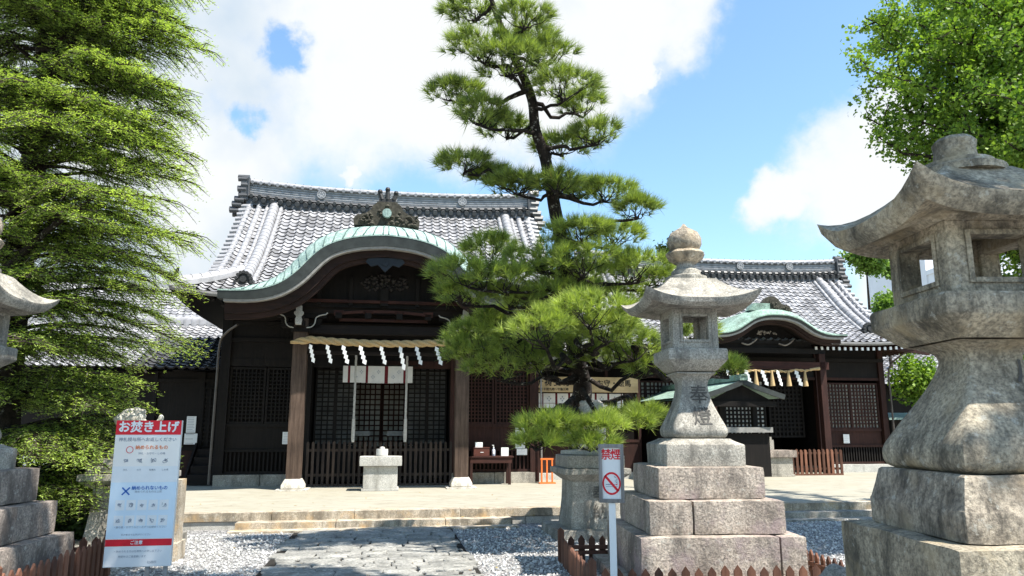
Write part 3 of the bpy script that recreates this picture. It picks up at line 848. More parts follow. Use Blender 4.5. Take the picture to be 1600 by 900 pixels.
def build_main_hall():
    h = empty('shrine_hall', W(0, 0, TZ), YAW, 'large dark timber shrine hall with silver tiled roof and curved green copper porch gable', 'shrine hall')
    zo = TZ
    prof = [(0, 4.50), (.8, 4.95), (2.0, 5.72), (3.2, 6.72), (4.55, 7.98)]
    zf, lift = shrine_roof(h, .12, 0.0, 4.55, 4.85, 4.2, prof, .56, zo, up=.20, disc=3)
    top = [(0, 5.71), (.52, 5.665), (.92, 5.575), (1.24, 5.44), (1.45, 5.28), (1.61, 5.11), (1.83, 4.86), (2.05, 4.67), (2.3, 4.53), (2.6, 4.445), (2.95, 4.405), (3.4, 4.40)]
    full, off, tk = undulating_gable(h, 0, -1.3, top, .25, 4.6, zo, .34, copper)
    # crest ornament on the copper gable
    c = MB()
    c.prism([(-.72, 0), (.72, 0), (.74, .14), (.66, .24), (.5, .27), (.36, .36), (.32, .46), (.2, .56), (-.2, .56), (-.32, .46), (-.36, .36), (-.5, .27), (-.66, .24), (-.74, .14)], -.10, .22)
    random.seed(9)
    for i in range(46):
        x = random.uniform(-.68, .68); z = random.uniform(.02, .24 + .26 * max(0, 1 - abs(x) / .4)); r = random.uniform(.03, .06)
        c.lathe([(r * .2, -r), (r * .8, -r * .5), (r, 0), (r * .8, r * .5), (r * .2, r)], 8, c=(x, -.10, z))
    for sx in (-1, 1):
        for t in np.linspace(0, 5.2, 16): pass
        pts = [(sx * (.46 + (.12 - .018 * t) * math.cos(t)), -.13, .13 + (.12 - .018 * t) * math.sin(t)) for t in np.linspace(0, 5.6, 18)]
        c.tube(pts, .022, 6)
    o = c.build('crest_ornament', onigreen, h, smooth=True); o.location = (0, -.72, 6.03 - zo)
    k = MB(); k.box(-.23, .23, -.07, .12, .52, .60); k.box(-.19, .19, -.06, .1, .6, .68)
    for x, z in ((-.17, .80), (0, .86), (.19, .78)):
        k.tube([(x * .7, -.02, .66), (x, -.02, z)], [.06, .05], 8); k.lathe([(.01, -.06), (.045, -.045), (.06, 0), (.045, .045), (.01, .06)], 10, c=(x, -.03, z + .04))
    o2 = k.build('crest_ornament', onimat, h, smooth=True); o2.location = (0, -.72, 6.0 - zo); tag(o2, 'black three-knobbed crest finial')
    d = MB(); d.tube([(0, -.20, .30), (0, -.05, .30)], .10, 20); o3 = d.build('crest_disc', copper, h, smooth=True); o3.location = (0, -.75, 6.0 - zo)
    # porch pillars with stone bases
    for sx in (-1, 1):
        p = MB(); rough_stone(p, -.16, .16, -.16, .16, .22, 3.75, .025, .002, .12)
        o = p.build('pillar', wood_pillar, h, smooth=True); o.location = (sx * 1.82, 0, 0)
        b = MB(); loft_square(b, [(.025, .225), (.05, .245), (.11, .245), (.17, .215), (.24, .175), (.245, .1)], 6, .35, sub=1); rough_stone(b, -.34, .34, -.34, .34, -.1, .03, .008, .002, .1)
        o = b.build('pillar_base', stone_light, h, smooth=True); o.location = (sx * 1.82, 0, 0)
        br = MB()                                # bracket arms and pale carved noses above each pillar
        br.box(-.2, .2, -.2, .2, 3.62, 3.72); br.box(-.42, .42, -.09, .09, 3.72, 3.84); br.box(-.09, .09, -.42, .42, 3.74, 3.86)
        for q in (-.36, 0, .36): br.box(q - .08, q + .08, -.08, .08, 3.84, 3.94); br.box(-.08, .08, q - .08, q + .08, 3.86, 3.95)
        br.box(-.55, .55, -.08, .08, 3.95, 4.07)
        o = br.build('bracket', wood_dark, h, bevel=.008); o.location = (sx * 1.82, 0, -zo + .06)
        ns = MB(); ns.prism([(-.06, 0), (.06, 0), (.075, .12), (.05, .18), (.10, .24), (.10, .28), (.065, .30), (.06, .42), (-.06, .42), (-.065, .30), (-.10, .28), (-.10, .24), (-.05, .18), (-.075, .12)], -.05, .05)
        o = ns.build('bracket_nose', stone_pale, h, smooth=True, bevel=.006); o.location = (sx * 1.84, -.47, 3.80 - zo)
        for s2 in (-1, 1):
            cl = MB(); pts = [(0, 0, 0), (s2 * .10, 0, .02), (s2 * .17, 0, .10), (s2 * .19, 0, .22), (s2 * .28, 0, .28), (s2 * .40, 0, .31), (s2 * .44, 0, .35)]
            cl.tube(smooth_pts(pts, 3), .014, 6); o = cl.build('carved_scroll', stone_pale, h, smooth=True); o.location = (sx * 1.82 + s2 * .14, -.3, 3.76 - zo)
    # beams of the porch
    bm_ = MB(); bm_.box(-1.66, 1.66, -.07, .07, 3.20, 3.27); bm_.box(-1.66, 1.66, -.09, .09, 3.66, 3.86, 0); bm_.box(-2.3, 2.3, -.085, .085, 4.13, 4.28)
    bm_.box(-1.0, 1.0, -.12, -.05, 3.95, 4.02, 1); bm_.box(-2.5, 2.5, -.02, .03, 4.28, 4.66, 2)
    for x in (-1.1, -.55, 0, .55, 1.1): bm_.box(x - .04, x + .04, -.14, -.03, 4.28, 5.0, 0)
    for v in bm_.v: pass
    o = bm_.build('porch_beam', [wood_beam, wood_redx, wood_dark], h, bevel=.006); o.location.z = -zo
    tie = MB()
    for sx in (-1, 1): tie.box(sx * 1.82 - .08, sx * 1.82 + .08, .15, 1.4, 3.5, 3.72)
    o = tie.build('tie_beam', wood_beam, h); o.location.z = -zo
    # tympanum carvings under the curve: hanging blue-grey pendant, carved cluster
    kg = MB(); kg.prism([(-.42, .12), (-.30, .02), (-.16, .06), (0, -.10), (.16, .06), (.30, .02), (.42, .12), (.36, .22), (-.36, .22)], -.03, .03)
    kg.tube([(0, -.05, .1), (0, .02, .1)], .07, 14)
    o = kg.build('gable_pendant', plain_mat('carving_blue_grey', (.022, .028, .036), .7, .3, .3), h, smooth=False); o.location = (0, -1.02, 5.02 - zo)
    cv = MB(); random.seed(14)
    for i in range(120):
        a = random.uniform(0, 6.28); q = math.sqrt(random.random()); x, z = .55 * q * math.cos(a), .20 * q * math.sin(a); r = random.uniform(.025, .055)
        cv.lathe([(r * .2, -r), (r * .8, -r * .5), (r, 0), (r * .8, r * .5), (r * .2, r)], 7, c=(x, random.uniform(-.06, .02), z))
    o = cv.build('carved_panel', plain_mat('carving_dark_grey', (.035, .03, .028), .8, .3, .6, 10), h, smooth=True); o.location = (0, -.15, 4.84 - zo)
    ty = MB(); poly = [(p.x, p.y - tk(p.x) - .1) for p in full]
    ty.prism([(-2.6, 4.26)] + [(x, z) for x, z in poly if abs(x) < 2.6 and z > 4.28] + [(2.6, 4.26)], -.16, -.12); o = ty.build('tympanum', wood_dark, h); o.location.z = -zo
    st = MB()
    for x in (-1.45, -.75, .75, 1.45): st.box(x - .04, x + .04, -.24, -.17, 4.3, 4.95 if abs(x) < 1 else 4.62)
    st.box(-1.9, 1.9, -.26, -.17, 4.36, 4.42, 1); st.box(-.09, .09, -.26, -.17, 4.3, 4.7); st.sweep(smooth_pts([(-1.1, -.28, 4.08), (-.6, -.28, 4.14), (0, -.28, 4.16), (.6, -.28, 4.14), (1.1, -.28, 4.08)], 5), [(-.02, -.03), (-.02, .03), (.02, .03), (.02, -.03)], closed=True, mi=1)
    for x in (-1.0, -.35, .35, 1.0): st.box(x - .07, x + .07, -.3, -.17, 4.0, 4.12); st.box(x - .11, x + .11, -.3, -.17, 4.12, 4.17, 1)
    o = st.build('gable_strut', [wood_dark, wood_redx], h); o.location.z = -zo
    # body: posts, wall panels, foundation
    bd = MB()
    for x in (-3.68, -1.78, 1.78, 3.78): bd.box(x - .11, x + .11, 1.30, 1.52, .27, 4.75, 0 if x > 0 else 1)
    bd.box(-3.6, 0, 1.36, 1.50, 3.02, 3.2, 1); bd.box(0, 3.7, 1.36, 1.50, 3.02, 3.2); bd.box(-3.6, 3.7, 1.38, 1.50, 3.2, 4.9, 1)
    for z in (3.6, 4.0): bd.box(-3.7, 3.8, 1.33, 1.42, z, z + .1, 1)
    o = bd.build('wall_post', [wood_red, wood_dark], h); o.location.z = -zo
    wl = MB()
    for a, b in ((-3.74, -3.66), (3.72, 3.80)): wl.box(a, b, 1.5, 8.4, .27, 4.9)
    wl.box(-3.7, 3.75, 8.3, 8.4, .27, 4.9); wl.box(-3.7, 3.75, 1.6, 8.3, .3, .34); wl.box(-1.7, 1.7, 4.4, 4.5, .3, 4.9); wl.box(-3.7, 3.75, 1.6, 8.3, 4.2, 4.24)
    wl.box(-1.72, -1.66, 1.6, 4.4, .3, 4.2); wl.box(1.66, 1.72, 1.6, 4.4, .3, 4.2)
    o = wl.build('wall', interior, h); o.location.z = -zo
    for (a, b, m_) in ((-3.57, -1.89, wood_dark), (1.89, 3.67, wood_red)):
        d = MB(); mid = (a + b) / 2
        for u, v in ((a + .06, mid - .06), (mid + .06, b - .06)):
            lattice(d, u, v, 1.72, 2.95, 1.40, .085, .03, .03, 0, 1)
        d.box(a, b, 1.42, 1.47, 1.05, 1.62); d.box(a, b, 1.37, 1.47, 1.60, 1.67); d.box(a, b, 1.36, 1.47, 1.02, 1.08); d.box(a, b, 1.36, 1.47, .52, .58)
        for i in range(18): x = a + (b - a) * (i + .5) / 18; d.box(x - .02, x + .02, 1.38, 1.42, .58, 1.02)
        d.box(a, b, 1.44, 1.47, .58, 1.02, 2)
        o = d.build('lattice_wall_panel', [m_, interior, interior], h); o.location.z = -zo
        f = MB(); rough_stone(f, a - .2, mid - .003, 1.28, 1.5, .22, .51, .015, .004, .1, 0, a); rough_stone(f, mid + .003, b + .12, 1.28, 1.5, .22, .51, .015, .004, .1, 0, b)
        o = f.build('foundation_stone', stone_grey, h, smooth=True); o.location.z = -zo
    for a, b in ((-1.62, -.62), (.62, 1.62)):
        d = MB(); m_ = (a + b) / 2
        for u, v in ((a + .05, m_ - .04), (m_ + .04, b - .05)): lattice(d, u, v, 1.2, 3.1, 1.75, .11, .03, .03, 0, 1, .04)
        d.box(a, b, 1.77, 1.80, .3, 1.15); o = d.build('lattice_door', [wood_dark, paper_dark], h); o.location.z = -zo
    d = MB(); lattice(d, -.85, -.05, 1.1, 3.0, 3.2, .13, .035, .03, 0, 1, .04); lattice(d, .05, .85, 1.1, 3.0, 3.2, .13, .035, .03, 0, 1, .04); d.box(-.85, .85, 3.2, 3.24, .3, 1.0); o = d.build('inner_lattice_door', [wood_redx, paper_dim], h); o.location.z = -zo
    it = MB(); it.box(-.75, -.28, 2.2, 2.3, 1.38, 1.5); it.box(.15, .75, 2.2, 2.3, 1.38, 1.5); o = it.build('offering_shelf', grey_board, h); o.location.z = -zo
    # downpipes
    dp = MB(); dp.tube(smooth_pts([(-3.3, .5, 3.9), (-3.62, .9, 3.75), (-3.80, 1.15, 3.5), (-3.81, 1.16, 2.5), (-3.82, 1.16, .3)], 4), .028, 8)
    o = dp.build('downpipe', metal_pipe, h, smooth=True); o.location.z = -zo
    dp = MB(); dp.tube([(3.93, 1.2, 4.2), (3.93, 1.2, .27)], .022, 8); o = dp.build('downpipe', gutter_mat, h, smooth=True); o.location.z = -zo
    rf = MB()
    for x in np.arange(-4.6, 4.7, .24):
        if abs(x) < 2.2: continue
        rf.bar((x + .1, .08, zf(0) + lift(x, 0) - .17), (x + .1, 1.5, zf(1.5) - .28), .06, .07)
    o = rf.build('rafter', wood_dark, h); o.location.z = -zo
    return h


build_main_hall()


def zigzag_streamer(name, par, loc, L=.36, w=.085, mat=None, ry=0):
    m = MB(); n = 4; x = 0; h = L / n
    for i in range(n):
        x0 = -.02 + .030 * i; m.add([(x0, -.004 * i, -i * h + .01), (x0 + w, -.004 * i - .006, -i * h - .035), (x0 + w - .012, -.004 * i - .006, -(i + 1) * h - .035), (x0 - .012, -.004 * i, -(i + 1) * h + .005)], [(0, 1, 2, 3)])
    o = m.build(name, mat or white_paper, par); s = o.modifiers.new('thickness', 'SOLIDIFY'); s.thickness = .003; o.location = loc; o.rotation_euler = (0, ry, random.uniform(-.5, .5)); return o


def sacred_ropes():
    random.seed(31)
    r = empty('sacred_rope', W(0, -.36, 3.4), YAW, 'thick twisted straw rope with white zigzag papers strung across the main porch', 'sacred rope')
    m = MB(); N_ = 150
    for k in range(3):
        pts = []; rad = []
        for i in range(N_ + 1):
            t = i / N_; x = -2.0 + 4.0 * t; s = 2 * t - 1; z = .12 - .10 * math.cos(s * math.pi / 2) - (.1 * max(0, -s - .78) / .22) + .06 * (s < -.7) * 0
            y = -.05 * math.cos(s * 1.4); a = t * 36 + k * 2.094; e = min(1, (1 - abs(s)) / .12); rr = .043 * (.35 + .65 * e)
            pts.append((x, y + rr * math.cos(a), z + rr * math.sin(a))); rad.append(rr * 1.0)
        m.tube(pts, rad, 8)
    m.build('rope', straw, r, smooth=True)
    for i, x in enumerate((-1.52, -1.16, -.82, -.45, 0, .42, .78, 1.22)):
        zigzag_streamer('paper_streamer', r, (x - .04, -.17, -.02 - .03 * (1 - (x / 2) ** 2)), .38 if i != 5 else .5, .08)
    # bell ropes
    for x, lab in ((-.6, 'pale hanging bell rope left of the stone box'), (.56, 'pale hanging bell rope right of the stone box, by the curtain edge')):
        e = MB(); pts = [(0, 0, 0), (0, .01, -1.2), (-.02, -.01, -2.0)]
        for k in range(3): e.tube([(.013 * math.cos(t * 30 + k * 2.09), .013 * math.sin(t * 30 + k * 2.09), -t * 1.95) for t in np.linspace(0, 1, 70)], .014, 6)
        e.tube([(0, 0, -1.5), (0, 0, -1.9), (0, 0, -2.02)], [.036, .042, .032], 10, 0)
        e.lathe([(.03, 0), (.07, -.02), (.09, -.25), (.11, -.42), (.03, -.42)], 10, 0, c=(0, 0, -1.98)) if False else None
        o = at_hall(e.build('bell_rope', [plain_mat('rope_grey_white', (.46, .44, .40), .9, .1, .3, 30), straw], smooth=True), x, .22, 3.28)
        tag(o, lab, 'bell rope', 'bell ropes of the main porch')
    # porch curtain
    c = MB(); xs = np.linspace(-.92, .72, 60); rows = []
    cu = empty('porch_curtain', W(0, .95, 3.03), YAW, 'short white curtain with maroon bands hanging over the main doors', 'curtain')
    for z in (0, -.14, -.28, -.40): rows.append([(x, .025 * math.sin(x * 14) * (-z + .1) * 2, z + .02 * math.cos(x * 4) * z) for x in xs])
    n = len(xs)
    for i in range(3):
        for j in range(n - 1):
            x = xs[j]; red = any(abs(x - b) < .03 for b in (-.80, -.37, .08, .50)); c.add([rows[i][j], rows[i][j + 1], rows[i + 1][j + 1], rows[i + 1][j]], [(0, 1, 2, 3)], 1 if red else 0)
    for x in (-.62, -.22, .26): 
        for dx, dz in ((0, -.26), (.13, -.14)):
            for a, b in ((0, .03), (.03, 0), (0, -.03), (-.03, 0)): c.add([(x + dx + a - .014, -.045, dz + b), (x + dx + a, -.045, dz + b - .018), (x + dx + a + .014, -.045, dz + b), (x + dx + a, -.045, dz + b + .018)], [(0, 1, 2, 3)], 2)
    c.build('cloth', [noren_white, noren_red, grey_ink], cu, smooth=True, fix=False)
    rd = MB(); rd.tube([(-1.0, 0, .02), (.85, 0, .02)], .015, 8); rd.build('curtain_rod', wood_dark, cu)


sacred_ropes()


def picket_fence_straight(name, x0, x1, ly, z0, z1, label, mat, pitch=.115, w=.06, rails=(.25, .8), group=None, pointed=True):
    e = empty(name, W((x0 + x1) / 2, ly, z0), YAW, label, 'fence', group)
    h = z1 - z0; hw = (x1 - x0) / 2; m = MB(); n = int((x1 - x0) / pitch); random.seed(int(x0 * 10))
    for i in range(n + 1):
        x = -hw + 2 * hw * i / n; hh = h + random.uniform(-.01, .01); t = random.uniform(-.006, .006)
        m.prism([(x - w / 2, .04), (x + w / 2, .04), (x + w / 2 + t, hh - .03), (x + t, hh + (.0 if pointed else -.03)), (x - w / 2 + t, hh - .03)], -.015, .015, 0, random.random())
    m.build('picket', mat, e)
    r = MB()
    for q in rails: r.box(-hw - .03, hw + .03, .017, .055, h * q - .03, h * q + .03)
    r.box(-hw - .03, hw + .03, -.03, .03, .0, .05)
    r.build('rail', mat, e); return e


picket_fence_straight('porch_fence', -1.64, 1.66, .9, TZ, 1.27, 'dark slatted low fence between the two porch pillars', wood_fence)
picket_fence_straight('porch_fence', 11.45, 13.1, 2.9, TZ, .98, 'red brown slatted fence to the right of the far stone box', wood_picket, .135, .075, (.25, .85), 'slatted fences of the far hall')
picket_fence_straight('porch_fence', 9.2, 10.42, 2.9, TZ, .98, 'red brown slatted fence to the left of the far stone box', wood_picket, .135, .075, (.25, .85), 'slatted fences of the far hall')


def stone_box(lx, ly, s, label, cx_h, mat=stone_pale, stain=False):
    e = empty('stone_offering_box', W(lx, ly, TZ), YAW, label, 'stone box')
    b = MB(); rough_stone(b, -.36 * s, .36 * s, -.28, .28, .0, .06, .01, .002, .08); rough_stone(b, -.33 * s, .33 * s, -.26, .26, .06, cx_h - .2, .012, .002, .08); b.build('body', mat, e, smooth=True)
    t = MB(); rough_stone(t, -.41 * s, .41 * s, -.33, .33, cx_h - .198, cx_h, .018, .003, .08); t.build('top_slab', stone_brown if stain else mat, e, smooth=True)


stone_box(.04, -.33, 1.1, 'pale stone offering box standing in front of the main porch fence', .72)
p = MB(); p.lathe([(.09, 0), (.125, .01), (.13, .1), (.125, .15), (.115, .15), (.11, .03), (.01, .03)], 20); p.lathe([(.06, .15), (.05, .19), (.01, .2)], 12)
tag(at_hall(p.build('incense_pot', plain_mat('ceramic_white', (.62, .60, .56), .4, .5, .1), smooth=True), .06, -.33, TZ + .722), 'small round white pot on top of the main stone box', 'pot')
stone_box(10.95, 2.75, 1.25, 'grey stone offering box before the far hall, brown stain on its rim', .72, stone_grey, True)
p = MB(); rough_stone(p, -.14, .14, -.14, .14, 0, .28, .01, .002, .06); p.box(-.1, .1, -.1, .1, .28, .36); tag(at_hall(p.build('stone_block', stone_grey, smooth=True), 10.75, 2.75, TZ + .722), 'small grey stone block standing on the stained far offering box', 'stone block')


def table_set():
    e = empty('side_table', W(2.62, 1.0, TZ), YAW, 'narrow red brown wooden table beside the right porch pillar', 'table')
    t = MB(); t.box(-.52, .55, -.22, .22, .63, .66); t.box(-.50, .50, -.20, -.17, .50, .63); t.box(-.50, .50, .17, .20, .50, .63); t.build('table_top', wood_redx, e, bevel=.004)
    for x, y in ((-.47, -.17), (.45, -.17), (-.47, .17), (.45, .17)):
        l = MB(); l.box(-.03, .03, -.03, .03, 0, .5); o = l.build('leg', wood_red, e); o.location = (x, y, 0)
    z = TZ + .662
    b = MB(); b.box(-.19, .19, -.12, .12, 0, .19); b.box(-.2, .2, -.13, .13, .19, .205); b.box(-.03, .05, -.124, -.12, .08, .10, 1)
    tag(at_hall(b.build('wooden_box', [box_red, white_paper], bevel=.003), 2.40, 1.0, z), 'dark red wooden box on the side table', 'box')
    c = MB(); c.box(-.09, .09, -.005, .005, 0, .12); c.box(-.075, .075, -.008, -.005, .03, .09, 1); tag(at_hall(c.build('small_card', [white_paper, pale_blue]), 2.34, .92, z + .205), 'small blue and white card standing on the red wooden box', 'card')
    bt = MB(); bt.lathe([(.035, 0), (.042, .01), (.042, .13), (.03, .16), (.014, .17), (.014, .19)], 14, 0); bt.lathe([(.018, .19), (.018, .21), (.006, .215), (.006, .25)], 10, 1); bt.box(-.035, .008, -.008, .008, .245, .26, 1); bt.box(-.02, .02, -.044, -.04, .05, .1, 1)
    tag(at_hall(bt.build('pump_bottle', [plain_mat('plastic_translucent', (.55, .58, .66), .3, .5, .1), white_paint], smooth=True), 2.70, .95, z), 'hand sanitiser pump bottle in the middle of the side table', 'bottle')
    q = MB(); q.box(-.09, .09, -.01, .01, 0, .2); q.box(-.09, .09, .01, .05, 0, .01); tag(at_hall(q.build('paper_stand', white_paper), 2.97, .92, z), 'blank white card stand at the right end of the side table', 'card stand')


table_set()


def notice(lx, ly, z, w, h, label, lines=6, ink=grey_ink, tint=white_paper, group=None):
    m = MB(); m.box(-w / 2, w / 2, 0, .008, 0, h)
    random.seed(int(lx * 100 + z * 10))
    for i in range(lines):
        zz = h * (.90 - .8 * i / max(1, lines - 1)); l = w * random.uniform(.55, .8); m.box(-w * .4, -w * .4 + l, -.002, 0, zz - h * .012, zz + h * .012, 1)
    tag(at_hall(m.build('paper_notice', [tint, ink]), lx, ly, z), label, 'notice', group)


notice(-2.19, 1.33, 1.20, .17, .28, 'white paper notice pinned beside the left porch pillar', 7)
notice(3.42, 1.33, 1.08, .24, .50, 'tall white paper notice on the lattice panel above the side table', 14)
notice(3.46, 1.31, .92, .26, .15, 'small wide paper notice under the tall notice at the side table', 3)
notice(-4.62, 2.50, 1.46, .22, .40, 'upright pale paper notice on the dark left wing wall', 9, grey_ink, white_paper)
notice(-4.60, 2.48, 1.18, .30, .26, 'wide pale sign under the upright notice on the left wing wall', 3, black_ink, white_paper)


# ------------------------------------------------------------------ second hall on the right
def build_side_hall():
    cx = 11.1; X0 = 11.1
    h = empty('side_shrine_hall', W(cx, 2.6, TZ), YAW, 'smaller red brown shrine hall on the right with its own green copper gable', 'shrine hall'); zo = TZ
    sh = lambda o: setattr(o, 'location', Vector((0, -2.6, -zo)) + Vector(o.location)) or o
    prof = [(0, 4.12), (.8, 4.6), (1.8, 5.35), (2.6, 6.1), (3.3, 6.78)]
    zf, lift = shrine_roof(h, 0, .5, 3.8, 5.0, 4.65, prof, .52, zo, up=.14, disc=4, skirt=False, gap=2.1)
    top = [(0, 4.79), (.35, 4.765), (.7, 4.66), (1.0, 4.48), (1.2, 4.36), (1.45, 4.27), (1.75, 4.235), (2.15, 4.24)]
    full, off, tk = undulating_gable(h, 0, -.3, top, .09, 3.2, zo, .24, copper2, ribs=False, bt=.10)
    c = MB(); c.prism([(-.62, -.10), (.62, -.1), (.55, .02), (.3, .10), (.2, .24), (.07, .31), (-.07, .31), (-.2, .24), (-.3, .10), (-.55, .02)], -.08, .1); c.tube([(0, -.11, .12), (0, 0, .12)], .09, 16); c.tube([(0, -.13, .12), (0, 0, .12)], .05, 12)
    random.seed(4)
    for i in range(24):
        x = random.uniform(-.5, .5); r = random.uniform(.02, .04); c.lathe([(r * .2, -r), (r * .8, -r * .5), (r, 0), (r * .8, r * .5), (r * .2, r)], 7, c=(x, -.08, random.uniform(-.05, .02 + .2 * max(0, 1 - abs(x) / .3))))
    o = c.build('crest_ornament', onigreen, h, smooth=True); o.location = (.05, .15, 5.06 - zo)
    g = MB(); g.prism([(-.7, -.1), (-.05, -.1), (-.05, .12), (-.55, .12)], -.2, .1); o = g.build('copper_saddle', copper2, h); o.location = (0, .22, 5.03 - zo)
    # white-tipped rafters under the eave
    rf = MB(); tp = MB()
    for x in np.arange(-4.85, 4.9, .19):
        if abs(x) < 1.55: continue
        a = (x, .52, zf(0) + lift(x, 0) - .20); b = (x, 1.9, zf(1.4) - .32); rf.bar(a, b, .06, .075); tp.box(x - .035, x + .035, .49, .52, a[2] - .045, a[2] + .045)
    for y in np.arange(.6, 6, .2): rf.bar((3.9, y + .1, 4.3), (5.3, y, 3.92), .05, .06)
    rf.bar((4.3, .55, 3.95), (5.4, .55, 3.82), .08, .1)
    o = rf.build('rafter', wood_red, h); o.location.z = -zo; o = tp.build('rafter_tip', white_paint, h); o.location.z = -zo
    # side eave on the right
    se = MB(); se.grid([[(4.3, .5 + i, 4.40) for i in range(7)], [(5.45, .45 + i, 3.98) for i in range(7)]]); se.grid([[(5.45, .45 + i, 3.98) for i in range(7)], [(5.47, .45 + i, 4.05) for i in range(7)], [(4.3, .45 + i, 4.47) for i in range(7)]], 1)
    o = se.build('side_eave', [wood_red, tile_mid], h); o.location.z = -zo
    bd = MB()
    for x in (-4.42, -2.3, 2.24, 4.42): bd.box(x - .09, x + .09, 1.50, 1.68, .27, 4.35)
    bd.box(-4.42, 4.42, 1.54, 1.66, 3.05, 3.13); bd.box(-4.42, 4.42, 1.57, 1.66, 3.13, 4.35, 1); bd.box(-4.5, 4.5, 1.46, 1.52, 3.62, 3.72, 1)
    bd.box(-4.42, 4.42, 1.58, 1.64, .27, .45, 1); o = bd.build('wall_post', [wood_red, wood_dark], h); o.location.z = -zo
    for sx in (-1, 1):
        p = MB(); p.box(-.1, .1, -.1, .1, 0, 3.5); o = p.build('pillar', wood_red, h, bevel=.01); o.location = (sx * 1.75, .55, 0)
    bm_ = MB(); bm_.box(-1.95, 1.95, .45, .6, 3.28, 3.5); bm_.box(-1.9, 1.9, .5, .58, 3.75, 3.9, 1); bm_.prism([(-1.6, 3.9)] + [(p.x, p.y - tk(p.x) - .1) for p in full if abs(p.x) < 1.5] + [(1.6, 3.9)], .6, .64, 1)
    o = bm_.build('porch_beam', [wood_redx, wood_dark], h); o.location.z = -zo
    cv = MB(); random.seed(8)
    for x, z in ((-.62, 4.02), (.55, 4.02)):
        pts = smooth_pts([(x - .2, .38, z), (x, .36, z - .05), (x + .2, .38, z + .05), (x + .28, .38, z + .13)], 4); cv.tube(pts, .022, 6)
    for i in range(30):
        r = .03; cv.lathe([(r * .2, -r), (r, 0), (r * .2, r)], 6, c=(random.uniform(-.3, .3), .4, random.uniform(4.28, 4.38)))
    o = cv.build('carved_scroll', stone_brown, h, smooth=True); o.location.z = -zo
    wl = MB(); wl.box(-4.4, -4.34, 1.7, 6.2, .27, 4.4); wl.box(4.34, 4.4, 1.7, 6.2, .27, 4.4); wl.box(-4.4, 4.4, 6.1, 6.2, .27, 4.4); wl.box(-2.2, 2.2, 3.9, 4.0, .3, 4.3); wl.box(-4.4, 4.4, 1.7, 6.1, 4.0, 4.03); wl.box(-4.4, 4.4, 1.7, 6.1, .28, .31)
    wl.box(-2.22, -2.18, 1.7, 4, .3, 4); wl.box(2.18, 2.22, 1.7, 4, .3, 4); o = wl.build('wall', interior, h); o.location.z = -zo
    for a, b in ((2.36, 4.30), (-4.30, -2.42)):
        d = MB(); mid = (a + b) / 2
        for u, v in ((a + .06, mid - .04), (mid + .04, b - .06)): lattice(d, u, v, 1.60, 2.92, 1.60, .105, .042, .03, 0, 1, .05)
        d.box(a, b, 1.62, 1.66, 1.06, 1.50); d.box(a, b, 1.57, 1.66, 1.48, 1.55); d.box(a, b, 1.57, 1.66, 1.0, 1.07); d.box(a, b, 1.56, 1.66, .50, .56)
        for i in range(22): x = a + (b - a) * (i + .5) / 22; d.box(x - .02, x + .02, 1.58, 1.61, .56, 1.0, 2)
        o = d.build('lattice_wall_panel', [wood_red, paper_dim, wood_dark], h); o.location.z = -zo
        f = MB(); rough_stone(f, a - .15, b + .25, 1.38, 1.7, .22, .49, .015, .003, .12); o = f.build('foundation_stone', stone_pale, h, smooth=True); o.location.z = -zo
    d = MB(); lattice(d, -1.05, .62, 1.35, 3.0, 2.0, .125, .06, .03, 0, 1, .06); d.box(-1.05, .62, 2.0, 2.04, .3, 1.3); lattice(d, .85, 1.9, 1.35, 3.0, 2.02, .125, .06, .03, 0, 2, .06)
    o = d.build('lattice_door', [wood_dark, white_paper, interior], h); o.location.z = -zo
    dp = MB(); dp.tube(smooth_pts([(4.9, .6, 3.95), (4.72, .9, 3.8), (4.58, 1.35, 3.4), (4.58, 1.38, 2.4), (4.58, 1.4, .3)], 4), .028, 8); o = dp.build('downpipe', metal_pipe, h, smooth=True); o.location.z = -zo
    r = empty('sacred_rope', W(cx, 2.85, 3.2), YAW, 'thin pale rope with zigzag papers and straw tassels across the far hall', 'sacred rope')
    random.seed(77); m = MB()
    for k in range(2): m.tube([(-1.75 + 3.1 * t + 0, .02 * math.cos(t * 60 + k * 3.14), .06 + .02 * math.sin(t * 60 + k * 3.14) + .03 * math.cos(t * 31) * .6 - .07 * math.sin(t * math.pi)) for t in np.linspace(0, 1, 110)], .02, 6)
    m.tube([(1.2, 0, .06), (1.5, -.02, .09)], [.03, .05], 8)
    m.build('rope', straw, r, smooth=True)
    for i, x in enumerate((-1.35, -.78, -.28, .2, .78)): zigzag_streamer('paper_streamer', r, (x - .06, -.05, .02), .42, .1)
    for i, x in enumerate((-1.08, -.52, -.02, .5, 1.02)):
        t = MB(); t.lathe([(.015, .02), (.03, -.02), (.035, -.08), (.07, -.38), (.075, -.43), (.01, -.43)], 10); o = t.build('straw_tassel', straw, r, smooth=True); o.location = (x, -.03, .0)
    return h


build_side_hall()
notice(14.12, 4.10, 1.12, .20, .27, 'white paper notice on the lower panel of the far red brown hall', 5)


